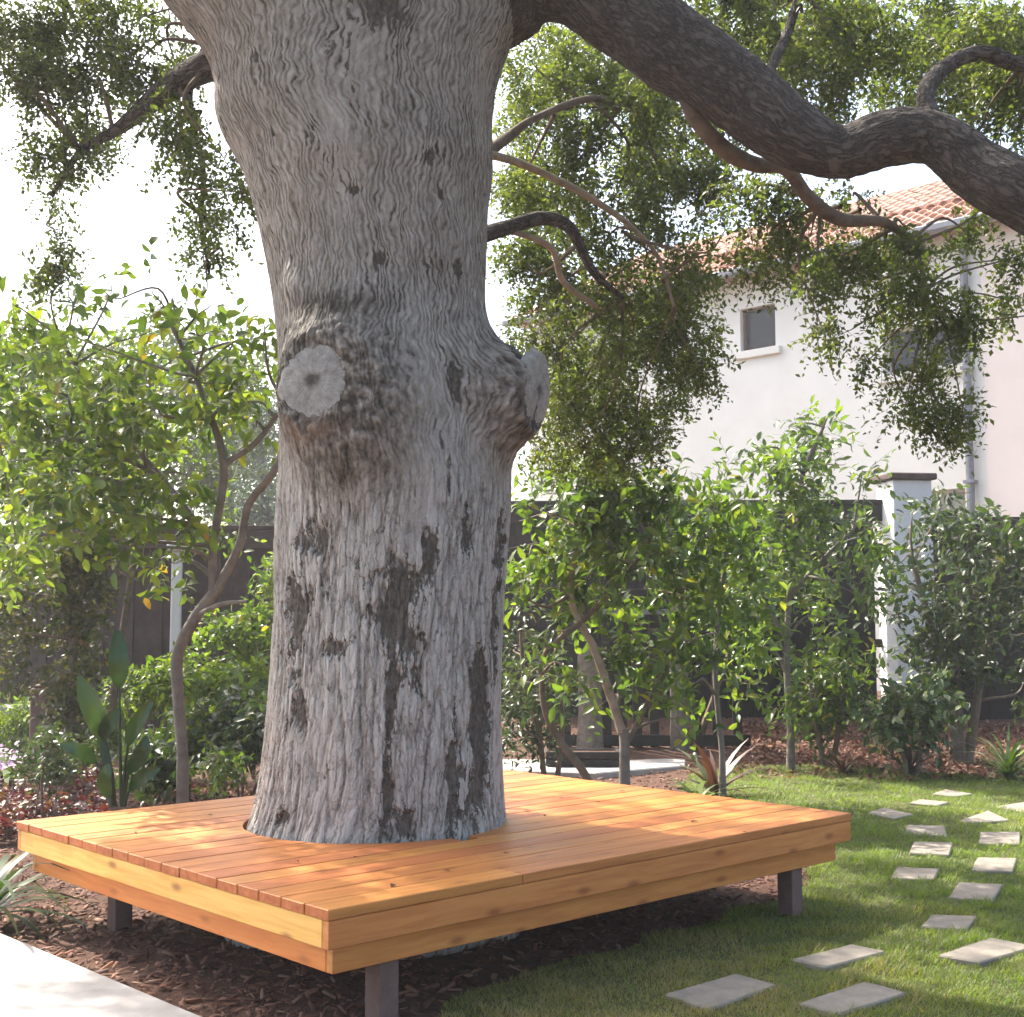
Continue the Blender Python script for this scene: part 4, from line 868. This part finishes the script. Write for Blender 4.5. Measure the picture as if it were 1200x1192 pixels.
gt = empty("garden_gate", (*P(735, 880, 13.9)[:2], .1), "black slatted garden gate between two weathered grey posts", "gate")
def gp(px, py): return local(P(px, py, 13.9), gt)
link("post", tubes_mesh("post", [[(*gp(691, 905), .16), (*gp(692, 850), .135), (*gp(690, 760), .12)]], 12, 8, lambda b_, d, r, t_, s: .02 * noise3(b_[..., 0] * 8, b_[..., 1] * 8, b_[..., 2] * 2)), M_greywood, gt)
link("post", tubes_mesh("post", [[(*gp(797, 905), .115), (*gp(796, 830), .10), (*gp(794, 702), .095)]], 12, 8, lambda b_, d, r, t_, s: .015 * noise3(b_[..., 0] * 8, b_[..., 1] * 8, b_[..., 2] * 2)), M_greywood, gt)
a0, a1 = gp(703, 717), gp(786, 711); link("rail", box(a0[0], a1[0], -.03, .03, a0[2] - .03, a0[2] + .03, .005), M_metal, gt)
a0, a1 = gp(640, 706), gp(786, 690); link("top_beam", box(a0[0], a1[0], .04, .12, a0[2] - .05, a1[2], .005), M_gate, gt)
for k, px in enumerate((646, 664, 712, 730, 748, 768, 818, 842, 866)):
    a0 = gp(px, 878); a1 = gp(px, 700); link("slat", box(a0[0] - .05, a0[0] + .05, .04 + .002 * k, .075 + .002 * k, a0[2], a1[2] - .06, .004), M_gate, gt)
a0, a1 = gp(640, 868), gp(880, 868); link("lower_rail", box(a0[0], a1[0], .0, .035, a0[2] - .06, a0[2] + .06, .005), M_gate, gt)
pb = empty("planter_box", (*G(683, 897, .06)[:2], .06), "low black timber planter box on the concrete slab", "planter")
w2 = 40 * PXM(13.1)
for zz in (0, .075):
    link("plank", box(-w2, w2, -.16, -.13, zz + .002, zz + .072, .004), M_gate, pb); link("plank", box(-w2, w2, .13, .16, zz + .002, zz + .072, .004), M_gate, pb)
for s in (-1, 1): link("end_plank", box(s * w2 - .016, s * w2 + .016, -.128, .128, .002, .15, .004), M_gate, pb)
link("soil", box(-w2 + .02, w2 - .02, -.125, .125, .01, .13), M_soil, pb)
wp = empty("wooden_post", (*P(47, 870, 11.5)[:2], 0), "short thick brown timber post beside the ivy column", "post")
a1 = local(P(47, 806, 11.5), wp)[2]; link("post_body", box(-.075, .075, -.075, .075, -.1, a1, .012), M_post, wp); link("chamfered_top", prism([(-.06, -.06), (.06, -.06), (.06, .06), (-.06, .06)], a1 + .001, a1 + .03, .01), M_post, wp)
lw0, lw1 = P(-120, 830, 13.2), P(72, 830, 13.2)
lw = link("low_wall", box(lw0[0], lw1[0], 13.1, 13.4, -.05, lw0[2] + .03, .015), M_conc); tag(lw, "low pale grey garden wall behind the short timber post", "wall")

# ------------------------------------------------------------------ plants
def gnd(px, Y): x = P(px, 800, Y)[0]; return np.array([x, Y, float(gz(x, Y))])
def root_stem(px, Y, rpx, *rest): b0 = gnd(px, Y); return [(b0[0], b0[1], b0[2] - .05, rpx * PXM(Y) * 1.15)] + stem(Y, *rest)

# slender leafy tree on the deck's far side
Yt = 8.1
paths = [root_stem(217, Yt, 7.5, (214, 900, 7), (210, 830, 6.8), (208, 770, 7.2), (228, 725, 7), (255, 690, 6.5)),
         stem(Yt, (255, 690, 6), (280, 640, 5.2), (292, 590, 4.8), (325, 545, 4.4, 8.0), (340, 480, 4)), stem(Yt, (250, 695, 5.5), (250, 640, 5), (262, 545, 5), (240, 470, 3.5), (215, 410, 3), (190, 360, 2)),
         stem(Yt, (262, 545, 4), (300, 518, 3.5), (325, 485, 3)), stem(Yt, (250, 640, 4), (190, 560, 3.5, 8.3), (135, 500, 3, 8.4), (90, 430, 2.5, 8.4), (70, 395, 2)), stem(Yt, (190, 560, 3, 8.3), (110, 520, 3), (50, 515, 2.5), (0, 520, 2)),
         stem(Yt, (232, 720, 3), (260, 708, 3, 7.9), (290, 705, 2, 7.8))]
rows = [(20, 360, 40), (80, 345, 35), (140, 350, 30), (30, 410, 45), (100, 400, 45), (160, 395, 42), (60, 460, 50), (130, 450, 45), (190, 430, 38), (230, 390, 38), (255, 430, 30), (280, 450, 26), (300, 410, 24), (245, 360, 26), (290, 470, 24), (20, 480, 45), (15, 540, 45), (75, 520, 45), (130, 510, 42),
        (185, 480, 35), (40, 590, 42), (100, 575, 42), (160, 550, 36), (200, 520, 30), (20, 640, 36), (75, 630, 34), (130, 600, 32), (185, 590, 26), (150, 640, 24), (300, 500, 18), (255, 480, 22), (215, 610, 24), (60, 345, 25), (180, 345, 22), (120, 340, 22), (310, 385, 18), (200, 360, 26), (205, 660, 20), (270, 380, 20)]
plant("slender_tree", "slender crooked young tree with broad leaves behind the deck", "tree", gnd(217, Yt), paths, [(*cl(a, b2, Yt + RNG.normal() * .45, r * 1.05), .32 if b2 < 400 else 1) for a, b2, r in rows], 3000, .098, .52, L_cam, M_stem, 101, m=5, droop=.25, gap=.40, gscale=.30, seg=10)
# lemon tree behind the deck on the patio side
Yc2 = 10.2
paths = [root_stem(731, Yc2, 6.5, (732, 870, 6), (729, 855, 5.5)), stem(Yc2, (729, 858, 5.5), (712, 805, 5), (694, 755, 4.5), (680, 730, 4), (668, 690, 4), (680, 620, 3)), stem(Yc2, (680, 730, 4), (652, 752, 3, 10), (636, 775, 3.2), (638, 830, 3.8), (658, 870, 4.5), (684, 905, 5), (700, 940, 5)), stem(Yc2, (682, 728, 4), (720, 690, 3), (760, 640, 2.5)), stem(Yc2, (735, 870, 3.5), (770, 800, 2.5), (796, 720, 2.2), (800, 650, 2))]
rows = [(640, 600, 32), (690, 580, 34), (740, 555, 36), (720, 525, 26), (770, 590, 36), (660, 640, 34), (710, 630, 36), (620, 650, 24), (640, 690, 30), (600, 690, 16), (690, 680, 28), (740, 650, 32), (780, 650, 32), (760, 690, 28), (615, 740, 18), (655, 740, 20), (745, 530, 26), (800, 560, 28), (830, 620, 28), (740, 740, 20), (805, 690, 26), (690, 540, 22), (645, 560, 20), (612, 610, 14), (760, 800, 18), (740, 780, 16), (790, 820, 14), (670, 790, 14), (700, 830, 10), (775, 760, 22), (620, 790, 14), (715, 760, 16), (800, 840, 12), (690, 720, 18), (660, 655, 26), (700, 600, 30)]
plant("lemon_tree", "bushy lemon tree with leaning pale stem beside the black gate", "tree", gnd(731, Yc2), paths, [cl(a, b2, Yc2 + RNG.normal() * .35, r) for a, b2, r in rows], 3000, .115, .46, L_citrus, [M_stem, M_paletwig, M_twig, M_twig, M_twig], 102, m=6, gap=.45, gscale=.30)
plant("vine_shrub", "thin tangled low shrub beside the lemon tree stems", "shrub", gnd(640, 11.4), [root_stem(640, 11.4, 3, (630, 850, 3), (615, 800, 2.5), (610, 740, 2)), root_stem(650, 11.4, 3, (660, 840, 2.5), (645, 790, 2), (660, 740, 1.5))],
      [cl(a, b2, 11.4 + RNG.normal() * .2, r) for a, b2, r in [(605, 760, 22), (625, 800, 24), (600, 820, 22), (640, 840, 24), (610, 860, 22), (660, 800, 16), (640, 760, 18), (600, 870, 18)]], 1500, .075, .4, L_dark, M_twig, 103, m=6, gap=.2)
# small citrus by the lawn edge
Y3 = 10.6
plant("citrus_sapling", "thin citrus sapling standing where the lawn meets the mulch", "tree", gnd(845, Y3), [root_stem(845, Y3, 4, (846, 880, 3.6), (841, 830, 3.2), (838, 780, 3), (842, 720, 3), (850, 650, 2.5), (845, 580, 2))],
      [cl(a, b2, Y3 + RNG.normal() * .3, r) for a, b2, r in [(820, 740, 30), (850, 700, 32), (800, 700, 26), (870, 740, 26), (840, 780, 24), (815, 800, 18), (860, 650, 30), (830, 640, 30), (880, 690, 26), (850, 600, 30), (820, 590, 24), (870, 580, 22), (790, 760, 18), (870, 800, 16)]], 1200, .115, .46, L_citrus, M_stem, 104, m=6, gap=.42, gscale=.30)
Y4 = 12.6
plant("camellia_tree", "airy small tree with pale sunlit leaves in front of the house wall", "tree", gnd(925, Y4), [root_stem(925, Y4, 5, (926, 850, 4.4), (922, 780, 4), (925, 700, 3.6), (935, 630, 4), (940, 560, 3), (965, 500, 2)), stem(Y4, (925, 700, 3), (960, 660, 2.5), (1000, 620, 2)), stem(Y4, (922, 750, 3), (890, 690, 2.5), (880, 610, 2))],
      [cl(a, b2, Y4 + RNG.normal() * .35, r) for a, b2, r in [(930, 540, 30), (900, 570, 32), (960, 510, 22), (975, 490, 14), (930, 500, 18), (985, 545, 20), (1010, 555, 12), (880, 530, 20), (940, 590, 36), (900, 630, 36), (960, 640, 36), (1000, 620, 28), (920, 680, 34), (970, 690, 30), (1010, 670, 26), (890, 700, 30), (940, 730, 28), (980, 730, 24), (880, 760, 24), (915, 540, 26), (1025, 640, 18), (850, 560, 22), (870, 640, 26), (955, 560, 28)]], 2500, .11, .48, L_citrus, M_stem, 105, m=6, gap=.46, gscale=.35)
Y5 = 13.2
plant("dark_shrub", "large glossy dark green shrub in front of the white pillar", "shrub", gnd(1120, Y5), [root_stem(1120, Y5, 6, (1110, 800, 5), (1090, 730, 4), (1070, 660, 3)), root_stem(1130, Y5, 6, (1150, 790, 5), (1165, 720, 4), (1170, 650, 3)), root_stem(1125, Y5, 5, (1120, 760, 4), (1125, 680, 3))],
      [cl(a, b2, Y5 + RNG.normal() * .3, r) for a, b2, r in [(1110, 620, 30), (1080, 640, 30), (1140, 630, 34), (1180, 620, 34), (1210, 630, 34), (1100, 680, 36), (1150, 690, 40), (1190, 690, 40), (1075, 700, 30), (1120, 740, 40), (1170, 750, 36), (1210, 740, 36), (1085, 760, 30), (1055, 660, 20), (1050, 720, 16), (1110, 790, 30), (1200, 800, 22), (1150, 780, 24), (1070, 600, 18), (1240, 680, 40), (1100, 600, 18)]], 3700, .11, .46, L_dark, M_twig, 106, m=6, gap=.40, gscale=.35)
Y6 = 12.2
plant("hydrangea_shrub", "low pale leaved shrub at the foot of the white pillar", "shrub", gnd(1065, Y6), [root_stem(1060, Y6, 3, (1055, 840, 3), (1045, 800, 2)), root_stem(1070, Y6, 3, (1085, 840, 3), (1090, 810, 2))],
      [cl(a, b2, Y6 + RNG.normal() * .15, r) for a, b2, r in [(1030, 835, 18), (1060, 820, 22), (1090, 815, 20), (1045, 850, 18), (1085, 845, 18), (1015, 830, 10)]], 900, .105, .5, L_strap, M_twig, 107, m=6)
plant("hydrangea_shrub", "low leafy shrub under the airy small tree", "shrub", gnd(970, 12.9), [root_stem(965, 12.9, 3, (955, 840, 3), (950, 800, 2)), root_stem(972, 12.9, 3, (985, 840, 3), (990, 800, 2))],
      [cl(a, b2, 12.9 + RNG.normal() * .15, r) for a, b2, r in [(940, 800, 20), (970, 790, 20), (995, 800, 18), (955, 830, 22), (985, 830, 18), (930, 830, 14), (1000, 780, 12)]], 1000, .10, .5, L_citrus, M_twig, 108, m=6)
plant("green_shrub", "bushy shrub in front of the dark fence behind the lemon tree", "shrub", gnd(800, 14.2), [root_stem(800, 14.2, 4, (795, 800, 4), (790, 700, 3)), root_stem(815, 14.2, 4, (850, 780, 3), (880, 680, 2))],
      [cl(a, b2, 14.2 + RNG.normal() * .3, r) for a, b2, r in [(660, 560, 26), (620, 690, 26), (740, 590, 34), (800, 600, 34), (860, 610, 34), (910, 620, 30), (780, 660, 30), (840, 680, 30), (900, 690, 28), (1000, 620, 26), (980, 660, 24), (680, 620, 30), (1010, 700, 20)]], 1500, .10, .46, L_dark, M_twig, 109, m=6, gap=.4)
# shrubs of the bed by the brown fence
def low(px, py, Y, rpx, label, mat, seed, n=900, ll=.075, wr=.5, name="leafy_shrub", group=None):
    rr = np.random.default_rng(seed); b0 = gnd(px, Y)
    cs = [cl(px + rr.normal() * rpx * .55, py + rr.normal() * rpx * .28, Y + rr.normal() * .2, rpx * (.35 + .25 * rr.random())) for _ in range(8)]
    st = [[(*b0 - np.array([0, 0, .04]), .012), (*((b0 + np.array(c[:3])) / 2 + rr.normal(size=3) * .03), .008), (*c[:3], .005)] for c in cs[:4]]
    return plant(name, label, "shrub", b0, st, cs, n, ll, wr, mat, M_twig, seed, m=6, gap=.15, stem_name="stem", group=group)
low(255, 800, 11.2, 34, "lime green leafy shrub beside the slender tree trunk", L_lime, 201, 1300)
low(285, 840, 10.2, 36, "dark glossy camellia bush close to the oak trunk", L_dark, 202, 1300, .095)
low(300, 730, 12.2, 34, "upright dark leaved bush against the brown fence by the oak", L_citrus, 203, 1200, .09)
low(180, 800, 12.2, 36, "sunlit yellow green shrub before the narrow white post", L_lime, 204, 1500)
low(225, 860, 10.6, 30, "pale green shrub at the foot of the slender tree", L_lime, 205, 1000)
low(20, 850, 12.3, 36, "bright lime ground shrub in front of the low grey wall", L_lime, 206, 1400, .07)
low(120, 850, 12.0, 34, "lime leaved shrub between the ivy column and the paddle plant", L_lime, 207, 1200, .07)
low(60, 885, 8.8, 32, "grey green low bush beside the maroon groundcover", L_dark, 208, 1200, .05)
low(180, 900, 8.6, 26, "dark leafy clump next to the paddle leaved plant", L_dark, 209, 900, .07)
low(265, 890, 9.6, 20, "small green tuft in the leaf litter by the oak", L_citrus, 210, 500, .06)
low(330, 670, 12.6, 22, "small leafy bush peeping out beside the oak trunk at the fence", L_citrus, 211, 600, .085)
# ivy column
plant("ivy_column", "column of yellowing ivy climbing beside the short timber post", "ivy", gnd(85, 10.6), [root_stem(85, 10.6, 6, (84, 840, 5), (86, 760, 5), (88, 690, 4), (80, 620, 3))],
      [cl(85 + RNG.normal() * 9, y, 10.6 + RNG.normal() * .1, 24) for y in range(640, 880, 20)] + [cl(a, b2, 10.6, r) for a, b2, r in [(60, 650, 26), (115, 640, 26), (40, 690, 26), (130, 680, 20), (20, 740, 30), (10, 690, 30), (60, 720, 22), (25, 790, 18)]], 4200, .062, .6, L_ivy, M_twig, 110, m=6, gap=.15)
plant("yellow_shrub", "tall sunlit yellow green shrub behind the slender tree", "shrub", gnd(110, 11.8), [root_stem(100, 11.8, 5, (95, 780, 4), (80, 650, 4), (70, 540, 3)), root_stem(120, 11.8, 5, (150, 700, 4), (170, 560, 3))],
      [cl(a, b2, 11.8 + RNG.normal() * .4, r) for a, b2, r in [(20, 430, 50), (90, 440, 50), (160, 440, 46), (30, 520, 52), (110, 520, 50), (180, 510, 40), (50, 600, 46), (130, 590, 40), (200, 580, 34), (230, 500, 34), (230, 560, 30), (20, 670, 40), (250, 620, 20)]], 4200, .095, .5, L_lime, M_twig, 111, m=6, gap=.42, gscale=.4)
# trees beyond the fence
def fartree(px, Y, rows, label, mat, seed, n, ll, name="background_tree", wr=.6):
    b0 = gnd(px, Y); top = min(r[1] for r in rows)
    plant(name, label, "tree", b0, [[(*b0 - np.array([0, 0, .1]), .16), (*P(px + 4, 640, Y), .12), (*P(px - 3, top + 50, Y), .05)]], [cl(a, b2, Y + np.random.default_rng(seed + int(a)).normal() * .5, r) for a, b2, r in rows], n, ll, wr, mat, M_limb, seed, DIAM, "trees beyond the brown fence", 9, gap=.2, gscale=.8, twigr=0, r1=.015)
fartree(180, 23, [(120, 440, 50), (180, 420, 46), (230, 430, 46), (270, 440, 30), (150, 500, 50), (220, 500, 50), (270, 510, 34), (190, 560, 50), (250, 570, 40), (130, 570, 40), (210, 390, 24), (310, 430, 26)], "pale yellow green tree rising above the brown fence", L_far, 301, 9000, .13)
fartree(60, 25, [(0, 450, 50), (60, 430, 50), (30, 510, 50), (90, 500, 46), (-60, 470, 50), (40, 570, 50), (100, 570, 40)], "pale tree behind the yellow green shrub and ivy", L_far, 302, 7000, .14)
fartree(268, 34, [(262, 470, 36), (250, 500, 36), (275, 520, 36), (262, 440, 26), (285, 470, 26), (280, 560, 36), (250, 560, 30)], "hazy blue green tree far beyond the brown fence", L_blue, 303, 4500, .17)
fartree(308, 27, [(308, 490, 14), (306, 520, 20), (310, 555, 22), (305, 590, 24), (312, 620, 24), (305, 460, 9)], "narrow weeping conifer showing beside the oak trunk", L_blue, 304, 6000, .16, "conifer_tree", .25)
# paddle leaved plant
Ys = 7.7; st = empty("paddle_plant", gnd(140, Ys), "paddle leaved bird of paradise plant standing behind the deck corner", "plant")
def paddle(pts, wpx, pet, fold=.25):
    """pts: midrib px points base->tip; pet: petiole px points"""
    c = catmull(np.array([P(p[0], p[1], p[2] if len(p) > 2 else Ys) for p in pts]), 12); t = np.linspace(0, 1, 12); w = wpx * PXM(Ys) * np.sin(np.pi * np.clip(t * .92 + .06, 0, 1)) ** .7
    T = unit(np.gradient(c, axis=0)); side = unit(np.cross(T, np.array([.25, -1, .15]))); nn = np.cross(side, T)
    V = []
    for i in range(12):
        for k in (-1, -.5, 0, .5, 1): V.append(c[i] + side[i] * w[i] * k + nn[i] * (-fold * abs(k) * w[i]) * -1)
    F = [(i * 5 + k, i * 5 + k + 1, i * 5 + k + 6, i * 5 + k + 5) for i in range(11) for k in range(4)]
    V = local(V, st); link("leaf", mesh_np("leaf", V, [np.array(F)], True, {"rnd": np.full(len(V), RNG.random())}), L_strel, st)
    link("petiole", tubes_mesh("petiole", [[(*local(P(p[0], p[1], Ys), st), p[2] * PXM(Ys)) for p in pet]], 6, 6), L_strel, st)
paddle([(140, 805), (139, 775, 7.65), (138, 738, 7.7)], 11.5, [(142, 945, 2.2), (141, 880, 1.8), (140, 805, 1.3)])
paddle([(122, 868), (108, 830, 7.6), (92, 792, 7.6)], 12, [(132, 945, 5), (128, 905, 5), (122, 868, 3)], .5)
paddle([(118, 868), (128, 848, 7.6), (139, 830, 7.6)], 9, [(132, 945, 3), (124, 905, 3), (118, 868, 2)])
paddle([(150, 872), (160, 848, 7.6), (177, 822, 7.6)], 8.5, [(143, 945, 2), (146, 905, 2), (150, 872, 1.5)], .6)
paddle([(150, 905), (165, 885, 7.5), (172, 862, 7.5)], 9, [(146, 945, 2), (147, 925, 2), (150, 905, 1.5)])
paddle([(112, 893), (95, 880, 7.5), (70, 872, 7.5)], 8, [(136, 945, 2), (128, 915, 2), (112, 893, 1.5)])
paddle([(152, 925), (168, 910, 7.5), (188, 900, 7.5)], 8, [(146, 945, 2), (148, 935, 2), (152, 925, 1.5)])
paddle([(128, 935), (122, 915, 7.5), (128, 895, 7.5)], 8, [(138, 945, 2), (132, 940, 2), (128, 935, 1.5)])
# maroon groundcover, lilac flowers
mr = np.random.default_rng(41)
def mass(name, label, cat, pxs, Y0, Y1, h, n, ll, mat, seed, tm=BROAD, wr=.5):
    r = np.random.default_rng(seed); Y = Y0 + (Y1 - Y0) * r.random(n); px = pxs[0] + (pxs[1] - pxs[0]) * r.random(n); x = (px - 600) / FPX * Y
    z = gz(x, Y) + h * (.25 + .75 * r.random(n)) * (.6 + .5 * noise3(x * 4, Y * 4, seed))
    T = np.stack([r.normal(size=n), r.normal(size=n), .3 + .4 * r.normal(size=n)], -1); N = np.stack([r.normal(size=n) * .5, r.normal(size=n) * .5, np.ones(n)], -1)
    return tag(link(name, leaf_mesh(name, np.stack([x, Y, np.maximum(z, .02)], -1), unit(T), N, ll * (.6 + .7 * r.random(n)), wr, tm, r.random(n), True), mat), label, cat, None, "stuff")
mass("groundcover", "maroon leaved groundcover behind the deck corner", "groundcover", (-60, 130), 8.6, 11.6, .34, 6000, .065, L_red, 51)
mass("flowers", "lilac flowers above the maroon groundcover", "flowers", (-60, 30), 10.6, 11.6, .52, 900, .055, L_lilac, 52, BROAD, .8)
mass("groundcover", "dry leaf litter and small green weeds behind the deck", "leaf litter", (170, 340), 8.4, 11.5, .06, 2600, .06, L_dry, 53)
mass("leaf_litter", "brown fallen leaves over the mulch bed along the lawn", "leaf litter", (860, 1230), 11.9, 15.0, .05, 3800, .07, L_dry, 54)
# rosette plants
def rosette(name, label, px, Y, n, ll, wr, mat, seed, bend=.9, group=None, upb=.8):
    r = np.random.default_rng(seed); b0 = gnd(px, Y); ro = empty(name, b0, label, "plant", group); tm = tmpl_strap(7, bend)
    for k in range(n):
        a = 2.4 * k + r.normal() * .2; e = upb * (.35 + .75 * k / n); d = np.array([[math.cos(a) * math.cos(e), math.sin(a) * math.cos(e), math.sin(e)]]); up = np.array([[-math.cos(a) * math.sin(e), -math.sin(a) * math.sin(e), math.cos(e)]])
        link("leaf", leaf_mesh("leaf", np.array([[0, 0, .02]]), d, up, np.array([ll * (.75 + .4 * r.random())]), wr, tm, np.array([r.random()]), True), mat, ro)
rosette("bromeliad", "bronze red bromeliad rosette by the citrus sapling", 838, 10.9, 22, .58, .11, L_brom, 61, .5, None, 1.2)
rosette("bromeliad", "reddish bromeliad rosette in the mulch below the pale leaved shrub", 1062, 12.3, 22, .55, .10, L_brom, 62, .5, None, 1.2)
rosette("bromeliad", "small bronze rosette in the mulch near the airy small tree", 985, 12.4, 16, .36, .12, L_brom, 63, .5, None, 1.2)
rosette("strap_plant", "variegated strap leaved clump where the lawn meets the mulch bed", 1178, 12.0, 60, .62, .055, L_strap, 64, .8, None, 1.35)
rosette("strap_plant", "bright green strap leaves at the corner of the lawn behind the deck", 815, 10.3, 18, .45, .10, L_lime, 65, .8, None, 1.1)
rosette("strap_plant", "strap leaved clump beside the deck corner and concrete path", -8, 6.4, 46, .75, .06, L_dark, 66, 1.0, None, 1.25)
rosette("fern", "pale arching fern fronds by the short timber post", 10, 11.0, 16, .9, .10, L_lime, 67, 1.0, None, 1.1)

# ------------------------------------------------------------------ haze for the far trees, added also to lift shadows and imitate glare
HZ = link("haze", box(-75, 75, -35, 95, -1.3, 12.5), None)
m = bpy.data.materials.new("haze_air"); m.use_nodes = True; t = m.node_tree; t.nodes.remove(t.nodes["Principled BSDF"])
pv = t.nodes.new("ShaderNodeVolumePrincipled"); pv.inputs["Color"].default_value = (.97, .97, 1, 1); pv.inputs["Density"].default_value = .0022; pv.inputs["Anisotropy"].default_value = .35
t.links.new(pv.outputs[0], t.nodes["Material Output"].inputs["Volume"]); HZ.data.materials.append(m)
tag(HZ, "thin bright haze hanging in the garden air", "haze", None, "stuff")
